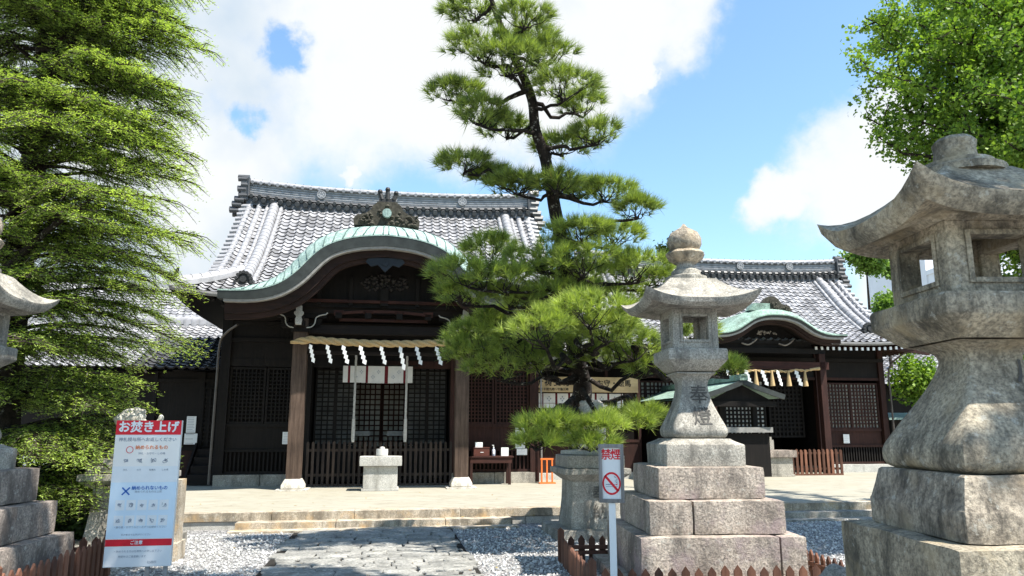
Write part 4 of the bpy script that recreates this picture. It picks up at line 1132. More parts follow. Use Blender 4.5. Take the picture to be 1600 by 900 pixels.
# ------------------------------------------------------------------ office between the halls
def build_office():
    h = empty('office_building', W(5.3, 2.4, TZ), YAW, 'low timber office between the two halls, open counter front under grey eaves', 'office'); zo = TZ
    m = MB(); m.box(-1.35, 1.6, .5, .6, .3, 3.4, 1); m.box(-1.35, 1.6, 0, .06, .42, 1.25); m.box(-1.35, 1.6, -.02, .08, 1.2, 1.27); m.box(-1.35, 1.6, 0, .05, 2.1, 2.18); m.box(-1.35, 1.6, 0, .06, 2.55, 2.62)
    for x in (-1.35, -.35, .65, 1.55): m.box(x, x + .08, -.02, .06, .3, 3.3)
    m.box(-1.35, 1.6, .05, .5, .28, .42, 1); m.box(-1.35, 1.6, .0, .6, 3.3, 3.36, 1)
    o = m.build('wall', [wood_red, interior], h); o.location.z = -zo
    f = MB(); rough_stone(f, -1.4, 1.6, -.1, .1, .22, .42, .012, .003, .12); o = f.build('foundation_stone', stone_pale, h, smooth=True); o.location.z = -zo
    e = MB(); e.box(-1.4, 1.8, -.78, -.70, 3.28, 3.40); e.box(-1.4, 1.8, -.90, -.80, 3.42, 3.47); e.box(-1.4, 1.8, -.7, .1, 3.42, 3.45)
    o = e.build('eave_board', grey_board, h); o.location.z = -zo
    rf = MB(); pr = [tuple(p) for p in smooth_pts([(0, 3.5), (1.2, 4.05), (3.0, 5.1)], 8)]
    tile_slope(rf, None, -1.45, 1.9, pr, lambda u, y, z, v: (u, -.95 + y, z - zo)); rf.build('roof', [tile, tile_gap_shade], h, fix=False)
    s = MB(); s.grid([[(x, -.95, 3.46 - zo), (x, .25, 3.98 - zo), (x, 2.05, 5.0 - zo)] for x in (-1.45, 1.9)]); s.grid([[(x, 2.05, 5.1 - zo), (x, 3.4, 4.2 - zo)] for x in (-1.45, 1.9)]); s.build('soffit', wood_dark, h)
    # signboard
    b = empty('signboard', W(5.26, 1.95, 2.5), YAW, 'long ochre wooden signboard with black brush writing above the office counter', 'signboard')
    q = MB(); q.box(-1.47, 1.47, 0, .04, 0, .40); q.build('board', wood_sign, b, bevel=.004)
    t = MB()
    for i, ch in enumerate('祈祷受付'): add_text(t, ch, .21, -1.22 + i * .24, -.004, .24, bold=.004)
    add_text(t, '時間 午前九時〜午後三時', .075, -.86, -.004, .07, bold=.002); add_text(t, 'お札・お守・絵馬', .19, .52, -.004, .23, bold=.004)
    t.build('lettering', black_ink, b, fix=False)
    hn = MB(); hn.box(-.06, .06, -.01, 0, -.28, .0); hn.tube([(0, -.005, 0), (0, -.005, .06)], .004, 5); hn.box(-.04, .04, -.012, -.01, -.12, -.08, 1)
    tag(at_hall(hn.build('hanging_tag', [white_paper, grey_ink]), 5.22, 1.72, 3.2), 'small white paper tag hanging over the ochre signboard', 'tag')
    # counter curtain
    cu = empty('counter_curtain', W(5.1, 2.25, 2.48), YAW, 'white curtain with maroon stripes below the ochre signboard', 'curtain')
    c = MB(); xs = np.linspace(-1.3, 1.3, 90)
    for j in range(len(xs) - 1):
        x = xs[j]; kx = (x + 1.3) % .36; mi = 1 if kx < .045 else 0
        for (z0, z1) in ((0, -.2), (-.2, -.38)):
            c.add([(a, .02 * math.sin(a * 17) * (-z) * 2, z) for a, z in ((xs[j], z0), (xs[j + 1], z0), (xs[j + 1], z1), (xs[j], z1))], [(0, 1, 2, 3)], mi)
    for k in range(7):
        x = -1.3 + .36 * k + .2
        for a, b2 in ((0, .05), (.04, 0), (0, -.05), (-.04, 0)): c.add([(x + a - .02, -.02, -.14 + b2), (x + a, -.02, -.165 + b2), (x + a + .02, -.02, -.14 + b2), (x + a, -.02, -.115 + b2)], [(0, 1, 2, 3)], 2)
    c.box(-1.3, 1.3, -.012, -.008, -.265, -.255, 1)
    c.build('cloth', [white_paper, noren_red, grey_ink], cu, fix=False)
    # orange stand
    s = MB()
    for x in (-.13, 0, .13): s.box(x - .018, x + .018, -.018, .018, .03, .6)
    s.box(-.16, .16, -.02, .02, .56, .6); s.box(-.2, .2, -.1, .1, .0, .03); tag(at_hall(s.build('orange_stand', orange_paint, bevel=.003), 4.02, 1.0, TZ), 'small orange painted stand by the corner of the main hall', 'stand')


build_office()


def build_kiosk():
    x0 = 5.25; p = aty(1160, 593, 17.4); yw = YAW
    h = empty('covered_stall', (p.x, 17.4, TZ), yw, 'small dark open stall with a pale green copper roof, far right of the pine', 'stall'); zr = p.z - TZ
    r = MB(); wv = 1.02; dz = .36; L_ = 5.0
    for sx in (-1, 1):
        k = 10; rows = []
        for i in range(k + 1):
            t = i / k; rows.append([(sx * wv * t, y, zr - dz * (t ** .85)) for y in (0, L_)])
        r.grid(rows); r.grid([[(a, b, c - .06) for a, b, c in row] for row in rows])
        for y in (0, L_): r.grid([[(a, y, c) for (a, b, c) in [row[0] for row in rows]], [(a, y, c - .06) for (a, b, c) in [row[0] for row in rows]]])
    r.build('roof', copper2, h)
    for sx in (-1, 1):
        v = MB(); v.sweep([(sx * wv * t, -.03, zr - dz * (t ** .85) - .03) for t in np.linspace(0, 1, 9)], [(-.03, -.07), (-.03, .045), (.03, .045), (.03, -.07)], closed=True); v.build('barge_board', dark_metal, h)
    rd = MB(); rd.box(-.10, .10, -.08, L_ + .05, zr - .02, zr + .09); rd.box(-.07, .07, -.1, L_ + .05, zr + .09, zr + .12); rd.build('ridge_cap', copper2, h)
    b = MB(); b.box(-.85, .85, .05, .15, zr - .62, zr - .5); b.prism([(-.8, zr - .5), (.8, zr - .5), (0, zr - .1)], .12, .16)
    for x in (-.55, .55):
        for y in (.6, 2.4, 4.7): q = MB(); q.box(x - .06, x + .06, y - .06, y + .06, 0, zr - .42); q.build('post', wood_dark, h)
    b.box(-.8, .8, 4.7, 4.75, 0, zr - .5); b.box(-.85, -.8, 2.4, 4.7, 0, zr - .5); b.build('frame', wood_dark, h)
    s = MB(); s.box(-.75, .8, .2, .6, 1.22, 1.34); s.build('counter', grey_board, h); s2 = MB(); s2.box(-.72, .75, .3, .6, .2, 1.2); s2.build('counter_front', wood_dark, h)


build_kiosk()


# ------------------------------------------------------------------ left wing and neighbours
def build_left_wing():
    h = empty('left_wing_building', W(-4.62, 2.6, TZ), YAW, 'low dark wing joined to the left of the main hall, tiled roof in shade', 'building'); zo = TZ
    m = MB(); m.box(-.95, .87, 0, .08, .4, 2.95, 1)
    for x in (-.92, .12, .2, .82): m.box(x - .04, x + .04, -.06, .02, .25, 2.95)
    m.box(-.95, .87, -.05, .02, 2.7, 2.78); m.box(-.95, .12, -.05, .02, 1.03, 1.1); m.box(-.95, .12, -.03, .0, .4, 1.03, 2)
    m.box(-.95, .9, .1, 5, 2.9, 2.95, 1); m.box(-.95, -.9, .1, 5, .3, 2.95, 1); m.box(-.95, .9, 4.9, 5, .3, 2.95, 1)
    o = m.build('wall', [wood_dark, wood_dark, wood_red], h); o.location.z = -zo
    d = MB(); lattice(d, .26, .78, 1.15, 2.55, -.04, .105, .045, .03, 0, 1, .03); o = d.build('lattice_door', [wood_dark, paper_dark], h); o.location.z = -zo
    s = MB()
    for i in range(4): s.box(.22, .80, -1.0 + i * .25, -.72 + i * .25, .02 + .19 * i, .06 + .19 * (i + 1))
    s.bar((.16, -1.02, .05), (.16, -.02, .95), .05, .16); s.bar((.86, -1.02, .05), (.86, -.02, .95), .05, .16); s.build('stair', wood_beam, h)
    rf = MB(); pr = [(0, 2.98), (.9, 3.35), (2.0, 3.95)]
    tile_slope(rf, None, -1.3, .92, pr, lambda u, y, z, v: (u, -.95 + y, z - zo)); rf.build('roof', [tile_dark, tile_gap_shade], h, fix=False)  # dark ridge clay puts the main eave's shade into this roof's colour
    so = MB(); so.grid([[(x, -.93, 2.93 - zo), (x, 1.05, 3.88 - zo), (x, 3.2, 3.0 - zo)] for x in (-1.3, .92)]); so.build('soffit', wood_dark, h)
    dp = MB(); dp.tube(smooth_pts([(-.7, -1.0, 3.7), (-.72, -1.02, 3.3), (-.95, -1.05, 3.1), (-1.0, -.6, 2.9)], 4), .025, 8); o = dp.build('downpipe', gutter_mat, h); o.location.z = -zo
    # neighbouring house further left
    n = empty('neighbour_house', W(-8.3, 6.5, TZ), YAW, 'grey tiled house beyond the left wing, half hidden by the feathery evergreen', 'house')
    w = MB(); w.box(-3.5, 2.4, 0, 5, 0, 3.0); w.build('wall', wood_dark, n)
    r = MB(); pr = [tuple(p) for p in smooth_pts([(0, 3.05), (1.2, 3.6), (3.2, 4.75)], 6)]
    for sg in (1, -1): tile_slope(r, None, -4.2, 3.15, pr, (lambda u, y, z, v: (u, -.8 + y, z)) if sg == 1 else (lambda u, y, z, v: (u, 5.6 - y, z)), per=6)
    r.build('roof', [tile, tile_gap_shade], n, fix=False)
    q = MB(); ridge_tiles(q, [(x, 2.4, 4.86) for x in np.linspace(-4.2, 3.15, 8)], .14, .24, .2); 
    for v in np.linspace(0, 3.1, 13): q.tube([(2.95, -.8 + v, interp(pr, v) + .05), (3.3, -.8 + v, interp(pr, v) + .02)], .08, 8)
    q.build('ridge', tile, n, smooth=True); so = MB(); so.grid([[(x, -.75, 2.98), (x, 2.4, 4.6), (x, 5.55, 2.98)] for x in (-4.1, 3.05)]); so.build('soffit', wood_dark, n)


build_left_wing()


def build_far_left_house():
    n = empty('far_house', (-16.5, 25.0, 0), R(14), 'distant tiled house seen through the evergreen at the left edge', 'house')
    w = MB(); w.box(-5, 5, 0, 6, 0, 4.6); w.build('wall', wood_dark, n)
    r = MB(); pr = [(0, 4.6), (1.5, 5.4), (3.6, 7.1)]
    tile_slope(r, None, -5.6, 5.6, pr, lambda u, y, z, v: (u, -.7 + y, z), per=5); r.build('roof', [tile, tile_gap_shade], n, fix=False)
    b = MB(); b.grid([[(x, -.65, 4.5), (x, 2.95, 6.9), (x, 6.6, 4.5)] for x in (-5.5, 5.5)]); b.grid([[(x, 2.9, 7.2), (x, 6.7, 4.7)] for x in (-5.5, 5.5)]); b.build('roof_back', tile_mid, n)
    q = MB(); ridge_tiles(q, [(x, 2.95, 7.2) for x in np.linspace(-5.6, 5.6, 8)], .16, .24, .25); q.build('ridge', tile_mid, n, smooth=True)


build_far_left_house()


def build_right_background():
    a = empty('small_outbuilding', (16.6, 30.5, 0), R(4), 'small tiled outbuilding behind the far hall, seen past its right corner', 'outbuilding')
    w = MB(); w.box(-2.5, 2.5, 0, 4, 0, 3.3); w.box(-1.6, -1.45, -.12, 0, 0, 2.6, 1); w.box(-.2, -.05, -.12, 0, 0, 2.6, 1); w.build('wall', [wood_dark, grey_board], a)
    r = MB(); tile_slope(r, None, -3.1, 3.1, [(0, 3.3), (1.2, 3.9), (3.0, 4.9)], lambda u, y, z, v: (u, -.8 + y, z), per=5); r.build('roof', [tile, tile_gap_shade], a, fix=False)
    b = MB(); b.grid([[(x, -.75, 3.2), (x, 2.2, 4.8), (x, 5, 3.3)] for x in (-3, 3)]); b.build('soffit', wood_dark, a)
    p = aty(1412, 651, 24); k = empty('low_shed', (p.x + .5, 24.4, 0), R(4), 'low shed with a flat mint green roof behind the right stone lantern', 'shed')
    t = MB(); t.add([(-1.15, -.6, p.z - .04), (1.3, -.6, p.z - .04), (1.3, .5, p.z + .14), (-.95, .5, p.z + .14), (-1.15, -.6, p.z - .10), (1.3, -.6, p.z - .10), (1.3, .5, p.z + .08), (-.95, .5, p.z + .08)], [(0, 1, 2, 3), (7, 6, 5, 4), (0, 4, 5, 1), (3, 2, 6, 7), (0, 3, 7, 4), (1, 5, 6, 2)]); t.build('roof', copper, k)
    t = MB(); t.box(-.95, 1.2, -.35, .4, 0, p.z - .1); t.build('body', wood_dark, k)
    # white modern buildings beyond
    for (px0, px1, pyt, y, lab) in ((1441, 1500, 372, 60, 'white modern block seen through the right lantern window'), (1545, 1780, 395, 52, 'white modern building behind the ginkgo at the right edge')):
        A, B = aty(px0, pyt, y), aty(px1, pyt, y); w_ = B.x - A.x
        e = empty('white_building', ((A.x + B.x) / 2, y, 0), 0, lab, 'building'); m = MB(); m.box(-w_ / 2, w_ / 2, 0, 10, 0, A.z); m.box(-w_ / 2 - .1, w_ / 2 + .1, -.1, 10.1, A.z, A.z + .4); m.build('wall', plaster, e)
        for fl in range(2, int(A.z // 3)):
            for i in range(max(2, int(w_ // 3.5))):
                f = MB(); x = -w_ / 2 + 1.9 + i * 3.3; f.box(x - .6, x + .6, -.06, -.02, fl * 3.1, fl * 3.1 + 1.3, 0); f.box(x - .66, x + .66, -.04, -.01, fl * 3.1 - .06, fl * 3.1 + 1.36, 1); f.build('window', [window_glass, grey_board], e)


build_right_background()

# ------------------------------------------------------------------ stone lanterns
LYAW = R(4)


def lantern_roof(mb, R0, zb, ze, zt, rt, rim, up, n=14, amp=.003, seed=0):
    """square roof: rt/zt top collar, R0 eave half width, ze eave height in mid side, up corner rise"""
    def ring(half, z, u, out=0.0):
        row = []
        for side in range(4):
            for k in range(n):
                t = -1 + 2 * k / n; c = abs(t) ** 3.0
                x = half * t * (1 + out * c); y = -half * (1 + out * c); zz = z + u * c
                a = side * math.pi / 2; q = Vector((x * math.cos(a) - y * math.sin(a), x * math.sin(a) + y * math.cos(a), zz)); q += noise.noise_vector(q * 4 + Vector((seed, 0, 0))) * amp
                row.append(q)
        return row
    rows = [ring(rt * .6, zt, 0), ring(rt, zt, 0)]
    for s in (.12, .26, .42, .58, .74, .88, .96):
        h = rt + (R0 - rt) * s; z = zt + (ze - zt) * (1 - (1 - s) ** 1.32); rows.append(ring(h, z, up * s ** 2.6 * 1.0, .03 * s))
    rows.append(ring(R0, ze, up, .035)); rows.append(ring(R0 * .985, ze - rim * .55, up * .93, .02)); rows.append(ring(R0 * .90, ze - rim, up * .58, 0)); rows.append(ring(R0 * .62, zb + .02, 0, 0)); rows.append(ring(R0 * .56, zb, 0, 0)); rows.append(ring(R0 * .1, zb, 0, 0))
    mb.grid(rows, 0, wrap=True)
    m = len(rows[0]); mb.add(rows[0], [tuple(range(m))], 0); mb.add(rows[-1], [tuple(range(m))[::-1]], 0)


def firebox(mb, z0, z1, half, th=.07, win=(.30, .24), sill=.28, arch=0.0):
    """four walls with window openings"""
    H = z1 - z0; ww = half * 2 * .56
    for s in range(4):
        M = Matrix.Rotation(s * math.pi / 2, 4, 'Z')
        zs0, zs1 = z0 + H * .22, z1 - H * .20
        mb.box(-half, -ww / 2, -half, -half + th, z0, z1, M=M); 
        mb.box(ww / 2, half - th, -half, -half + th, z0, z1, M=M)
        mb.box(-ww / 2, ww / 2, -half, -half + th, z0, zs0, M=M); mb.box(-ww / 2, ww / 2, -half, -half + th, zs1, z1, M=M)
        e = .018                                # raised frame round the opening
        mb.box(-ww / 2 - .03, -ww / 2, -half - e * .6, -half, zs0 - .03, zs1 + .03, M=M); mb.box(ww / 2, ww / 2 + .03, -half - e * .6, -half, zs0 - .03, zs1 + .03, M=M)
        mb.box(-ww / 2, ww / 2, -half - e * .6, -half, zs0 - .03, zs0, M=M); mb.box(-ww / 2, ww / 2, -half - e * .6, -half, zs1, zs1 + .03, M=M)


def engraved(par, txt, prof, zc, size, xoff=0, half_fn=None, sx=1.0):
    """writing laid on the curved front face"""
    m = MB(); zz = zc
    for ch, z in zip(txt, zc):
        vs, fs = text_mb(ch, size, squash=sx, bold=size * .012); [m.add([(v.x + xoff + dx, -half_fn(v.z + z + dz) - .006 - q * .0002, v.z + z + dz) for v in vs], fs) for q, (dx, dz) in enumerate(((0, 0), (.004, 0), (0, .003)))]
    m.build('engraved_lettering', engrave, par, fix=False)


def lantern(x, y, P, label, mat_low, mat_up, txt, seed=0, finial=True):
    e = empty('stone_lantern', (x, y, 0), P.get('yaw', LYAW), label, 'stone lantern', 'stone lanterns along the approach'); random.seed(seed)
    for si, (z0, z1, h, mt) in enumerate(P['steps']):
        cut = P['cuts'][si]; nb = 1 if cut is None else 2; m = MB(); cut = (cut or 0) * h
        for (a, b) in (((-h, cut - .003), (cut + .003, h)) if nb == 2 else ((-h, h),)): rough_stone(m, a, b, -h, h, z0, z1, .022, .007, .06, 0, seed + z0 * 9 + a)
        m.build('base_step', mt or mat_low, e, smooth=True, angle=50)
    z0, z1, h = P['slab']; m = MB(); ht = P.get('slab_top', h * .72)
    loft_square(m, [(z0, h), (z0 + (z1 - z0) * P.get('cham', .62), h), (z0 + (z1 - z0) * (P.get('cham', .62) + .04), h * .985), (z0 + (z1 - z0) * (.5 + .5 * P.get('cham', .62)), (h + ht) / 2), (z1 - .01, ht * 1.03), (z1, ht), (z1, ht * .3)], 14, .07, amp=.006, seed=seed + 3, sub=2); m.build('plinth', P['slab_mat'], e, smooth=True, angle=40)
    pot = [tuple(p) for p in smooth_pts(P['pot'], 4)]; m = MB(); loft_square(m, pot, 12, P.get('rnd', .12), amp=.004, seed=seed + 5); m.build('post', mat_up, e, smooth=True, angle=60)
    m = MB(); loft_square(m, P['plat'], 12, .06, amp=.004, seed=seed + 7, sub=2); m.build('platform', mat_up, e, smooth=True, angle=35)
    z0, z1, h = P['fire']; m = MB(); firebox(m, z0, z1, h, P.get('fth', .07)); m.build('firebox', mat_up, e, smooth=False, bevel=.006)
    m = MB(); lantern_roof(m, *P['roof'], seed=seed); m.build('roof', P.get('roof_mat', mat_up), e, smooth=True, angle=42)
    zt = P['roof'][3]; rt = P['roof'][4] * (.92 if finial else 1); m = MB()
    if finial:
        m.lathe([(rt * .98, -.01), (rt * 1.02, .02), (rt, .05), (rt * .72, .07), (rt * .70, .12), (rt * .45, .16), (rt * .42, .20), (rt * .55, .215)], 28); m.build('roof_collar', mat_up, e, smooth=True).location.z = zt
        f = MB(); pet = lambda a, z: 1 + .10 * abs(math.cos(a * 4)) * (1 if z < .16 else 0)
        f.lathe([(.08, 0), (.12, .02), (.185, .07), (.205, .12), (.17, .155), (.1, .16)], 48, fn=pet)
        f.lathe([(.10, .14), (.16, .17), (.19, .23), (.19, .30), (.155, .37), (.09, .41), (.04, .44), (.012, .48), (.002, .485)], 32); o = f.build('finial', stone_dark, e, smooth=True, angle=50); o.location.z = zt + .20
    else:
        m.lathe([(rt * 1.35, -.02), (rt * 1.35, .02), (rt * 1.1, .04), (rt * 1.05, .065), (rt * .62, .09), (rt * .58, .16), (rt * .62, .20), (rt * .5, .225), (rt * .1, .23)], 28, fn=lambda a, z: 1 + .02 * math.sin(3 * a + z * 9)); m.build('roof_collar', mat_up, e, smooth=True).location.z = zt
    if txt: engraved(e, txt[0], None, txt[1], txt[2], txt[3], lambda z: interp(pot, z))
    return e


# P_MID levels in metres
P_MID = dict(cham=.76, cuts=[.2, .68, -.36, None],
    steps=[(-.05, .12, .97, None), (.12, .535, .815, None), (.537, .857, .685, None), (.859, 1.175, .55, stone_warm)],
    slab=(1.177, 1.45, .42), slab_top=.31, slab_mat=stone_grey,
    pot=[(1.452, .255), (1.475, .285), (1.52, .298), (1.58, .285), (1.72, .222), (1.86, .172), (1.98, .148), (2.05, .150), (2.11, .180), (2.15, .218), (2.158, .1)],
    plat=[(2.16, .21), (2.175, .235), (2.27, .315), (2.285, .325), (2.385, .325), (2.40, .315), (2.405, .1)],
    fire=(2.405, 2.84, .25), roof=(.60, 2.84, 2.905, 3.18, .25, .085, .11))
def fix_levels(P): return P
lantern(1.97, 8.2, P_MID, 'complete stone lantern with onion finial on a stepped pink granite base beside the pine', stone_warm, stone_grey, ('奉燈', (1.90, 1.67), .21, .03), 1)
P_LEFT = dict(P_MID); P_LEFT['steps'] = [(a, b, c, None) for a, b, c, d in P_MID['steps']]
P_LEFT.update(slab=(1.177, 1.41, .40), pot=[(z - .04, h) for z, h in P_MID['pot']], plat=[(z - .07 + .03 * (z < 2.2), h) for z, h in P_MID['plat']], fire=(2.335, 2.70, .25), roof=(.53, 2.70, 2.76, 3.03, .24, .085, .11))
lantern(-5.18, 6.95, P_LEFT, 'stone lantern cut by the left edge beside the feathery evergreen, brown stained steps', stone_brown, stone_grey, None, 2)
P_R = dict(yaw=R(1),cuts=[.3, None],
    steps=[(-.05, .45, .98, None), (.452, 1.025, .575, stone_right)],
    slab=(1.03, 1.335, .455), slab_top=.40, cham=.44, rnd=.08, slab_mat=stone_dark,
    pot=[(1.337, .345), (1.36, .38), (1.41, .392), (1.47, .380), (1.57, .322), (1.68, .255), (1.78, .196), (1.86, .158), (1.915, .145), (1.96, .162), (1.995, .225), (2.003, .25), (2.008, .1)],
    plat=[(2.01, .265), (2.03, .29), (2.11, .38), (2.125, .388), (2.215, .388), (2.23, .38), (2.235, .1)],
    fire=(2.235, 2.625, .285), fth=.10, roof=(.555, 2.625, 2.70, 2.96, .185, .11, .14), roof_mat=stone_right)
lantern(2.54, 4.02, P_R, 'largest stone lantern cut by the right edge, mossy grey stone with broken finial', stone_right, stone_right, ('八幡宮', (1.84, 1.69, 1.54), .15, .13), 5, finial=False)


# ------------------------------------------------------------------ guardian pedestals and lion dogs
def pedestal(x, y, label, flip=1):
    e = empty('guardian_pedestal', (x, y, 0), YAW, label, 'pedestal', 'guardian pedestals before the steps'); s = 1
    m = MB(); rough_stone(m, -.62, .62, -.62, .62, -.05, .14, .015, .004, .08); m.build('base_slab', stone_grey, e, smooth=True)
    m = MB(); loft_square(m, [(.14, .40), (.20, .40), (.34, .38), (.5, .362), (.80, .35), (.80, .2)], 12, .08, amp=.003, sub=2); m.build('body', stone_grey, e, smooth=True, angle=50)
    m = MB(); rough_stone(m, -.50, .50, -.50, .50, .90, .985, .012, .003, .07); loft_square(m, [(.80, .36), (.90, .49), (.90, .2)], 10, .04); m.build('cornice', stone_grey, e, smooth=True)
    m = MB(); rough_stone(m, -.43, .43, -.43, .43, .986, 1.17, .02, .004, .06); m.build('top_block', stone_grey, e, smooth=True)
    t = MB()
    for ch, z in (('奉', .62), ('納', .36)): add_text(t, ch, .22, .05, -.0, z, bold=.003)
    t.v = [(v[0], -interp([(.14, .40), (.20, .40), (.34, .38), (.5, .362), (.80, .35)], v[2]) - .010, v[2]) for v in t.v]
    t.build('engraved_lettering', engrave_soft, e, fix=False)
    # seated lion dog
    st = empty('lion_dog_statue', (x, y, 1.17), YAW + flip * .9, 'white stone lion dog half hidden by the low pine branches' if flip > 0 else 'white stone lion dog behind the poster stand', 'statue', 'lion dog statues'); st.scale = (1, 1, 1) if flip > 0 else (.8, .8, .8)
    b = MB(); rough_stone(b, -.26, .26, -.40, .36, 0, .07, .02, .004, .06); b.build('statue_plinth', stone_pale, st, smooth=True)
    bm = bmesh.new()
    def ell(c, r, rot=(0, 0, 0)):
        M = Matrix.Translation(c) @ Matrix.Rotation(rot[0], 4, 'X') @ Matrix.Rotation(rot[2], 4, 'Z') @ Matrix.Diagonal((*r, 1)); bmesh.ops.create_icosphere(bm, subdivisions=3, radius=1, matrix=M)
    ell((0, .12, .26), (.17, .24, .19), (.5, 0, 0)); ell((0, -.06, .40), (.155, .155, .22), (-.35, 0, 0)); ell((0, -.12, .62), (.17, .16, .16)); ell((0, -.26, .59), (.10, .11, .08)); ell((0, -.25, .52), (.085, .09, .035))
    ell((0, -.02, .60), (.21, .13, .20)); ell((0, .02, .46), (.17, .14, .18))
    for sx in (-1, 1):
        ell((sx * .10, -.19, .24), (.05, .055, .20), (.12, 0, 0)); ell((sx * .10, -.27, .09), (.06, .09, .045)); ell((sx * .15, .12, .19), (.075, .17, .13), (.5, 0, 0)); ell((sx * .16, -.02, .09), (.06, .12, .045))
        ell((sx * .13, -.08, .73), (.04, .03, .06)); ell((sx * .055, -.335, .60), (.03, .025, .025)); ell((sx * .075, -.235, .665), (.045, .05, .035))
        for a in range(5): ell((sx * (.17 - .01 * a), .02 + .015 * a, .72 - .08 * a), (.05, .05, .05))
    for a in range(7): ell((.02 * math.cos(a), .36 + .03 * math.sin(a * 1.3), .20 + .07 * a), (.07 - .004 * a, .05, .06))
    me = bpy.data.meshes.new('body'); bm.to_mesh(me); bm.free(); o = bpy.data.objects.new('body', me); COL.objects.link(o); mo = o.modifiers.new('r', 'REMESH'); mo.mode = 'VOXEL'; mo.voxel_size = .014
    mo2 = o.modifiers.new('s', 'SMOOTH'); mo2.iterations = 3; bpy.context.view_layer.update()
    me2 = bpy.data.meshes.new_from_object(o.evaluated_get(bpy.context.evaluated_depsgraph_get())); bpy.data.objects.remove(o)
    for v in me2.vertices: v.co += Vector(noise.noise_vector(v.co * 22)) * .006
    me2.materials.clear(); me2.materials.append(stone_light); me2.polygons.foreach_set('use_smooth', [True] * len(me2.polygons)); o = bpy.data.objects.new('body', me2); COL.objects.link(o); o.parent = st; o.location.z = .04


pw = W(3.18, -5.95); pedestal(pw.x, pw.y, 'grey stone guardian pedestal under the low pine branches', 1)
pw = W(-3.2, -6.25); pedestal(pw.x, pw.y, 'grey stone guardian pedestal behind the red and white poster stand', -1)
m = MB(); rough_stone(m, -.075, .075, -.12, .12, .0, .95, .01, .003, .07); rough_stone(m, -.13, .10, -.2, .2, -.03, .22, .01, .003, .07)
p = aty(272, 860, 9.35); o = m.build('stone_post', kerb, smooth=True); o.location = (p.x - .02, 9.35, 0); o.rotation_euler = (0, 0, YAW); tag(o, 'narrow ochre stone post right behind the poster stand', 'stone post')

# ------------------------------------------------------------------ picket fences round the lanterns, signs, rock


def picket_run(m, r, a, b, h, pitch=.12, w=.075):
    a, b = Vector(a), Vector(b); L_ = (b - a).length; n = max(1, int(L_ / pitch)); ang = math.atan2(b.y - a.y, b.x - a.x)
    for i in range(n + 1):
        p = a.lerp(b, i / n); hh = h + random.uniform(-.012, .012); lean = random.uniform(-.012, .012)
        M = Matrix.Translation((p.x, p.y, 0)) @ Matrix.Rotation(ang, 4, 'Z') @ Matrix.Rotation(lean, 4, 'Y'); o = [(-w / 2, .0), (w / 2, 0), (w / 2, hh - .05), (0, hh), (-w / 2, hh - .05)]
        vs = [M @ Vector((x, y, z)) for y in (-.010, .010) for x, z in o]; k = 5
        m.add(vs, [tuple(range(k)), tuple(range(2 * k - 1, k - 1, -1))] + [(j, k + j, k + (j + 1) % k, (j + 1) % k) for j in range(k)], 0, random.random())
    nrm = Vector((-(b - a).y, (b - a).x, 0)).normalized() * .024
    for z in (.12, h - .13): r.bar(Vector((a.x, a.y, z)) + nrm, Vector((b.x, b.y, z)) + nrm, .022, .045)


def lantern_fence(cx, cy, hx0, hx1, hy0, hy1, h, yaw, label, sides='LRBF'):
    e = empty('picket_fence', (cx, cy, 0), yaw, label, 'fence', 'low picket fences around the lanterns'); m = MB(); r = MB(); random.seed(int(cx * 10))
    C = [(-hx0, -hy0, 0), (hx1, -hy0, 0), (hx1, hy1, 0), (-hx0, hy1, 0)]
    if 'F' in sides: picket_run(m, r, C[0], C[1], h)
    if 'R' in sides: picket_run(m, r, C[1], C[2], h)
    if 'B' in sides: picket_run(m, r, C[2], C[3], h)
    if 'L' in sides: picket_run(m, r, C[3], C[0], h, .085)
    m.build('picket', wood_picket, e); r.build('rail', wood_picket, e)
    for k, (x, y, z) in enumerate(C):
        q = MB(); q.prism([(-.035, 0), (.035, 0), (.035, h + .06), (0, h + .09), (-.035, h + .06)], -.035, .035); o = q.build('post', wood_picket, e); o.location = (x, y, 0)


lantern_fence(1.97, 8.2, 1.32, 1.14, 1.05, 1.05, .31, LYAW, 'low red brown picket fence around the middle stone lantern base')
lantern_fence(-5.18, 6.95, 1.1, 1.03, 1.05, 1.22, .42, R(8), 'low red brown picket fence around the left lantern, beside the poster stand')
# black kerb edging and rock by the right lantern
m = MB(); m.box(-1.05, 1.05, -1.02, -.99, 0, .30); m.box(-1.06, -1.0, -1.0, 1.0, 0, .22); m.box(-1.05, 1.05, .99, 1.04, 0, .22)
o = m.build('edging_rail', plain_mat('rubber_black', (.012, .012, .013), .8, .2)); o.location = (2.53, 4.0, 0); o.rotation_euler = (0, 0, LYAW); tag(o, 'black edging strip round the foot of the right lantern', 'edging')
bm = bmesh.new(); bmesh.ops.create_icosphere(bm, subdivisions=4, radius=1)
for v in bm.verts: v.co = Vector((v.co.x * .22, v.co.y * .2, v.co.z * .28)) * (1 + .25 * noise.noise(v.co * 1.6)) + noise.noise_vector(v.co * 7) * .006
me = bpy.data.meshes.new('rock'); bm.to_mesh(me); bm.free(); me.materials.append(stone_grey); me.polygons.foreach_set('use_smooth', [True] * len(me.polygons)); o = bpy.data.objects.new('rock', me); COL.objects.link(o)
p = aty(1318, 893, 5.3); o.location = (p.x, 5.4, p.z - .26); tag(o, 'rounded grey rock between the middle and right lanterns', 'rock')


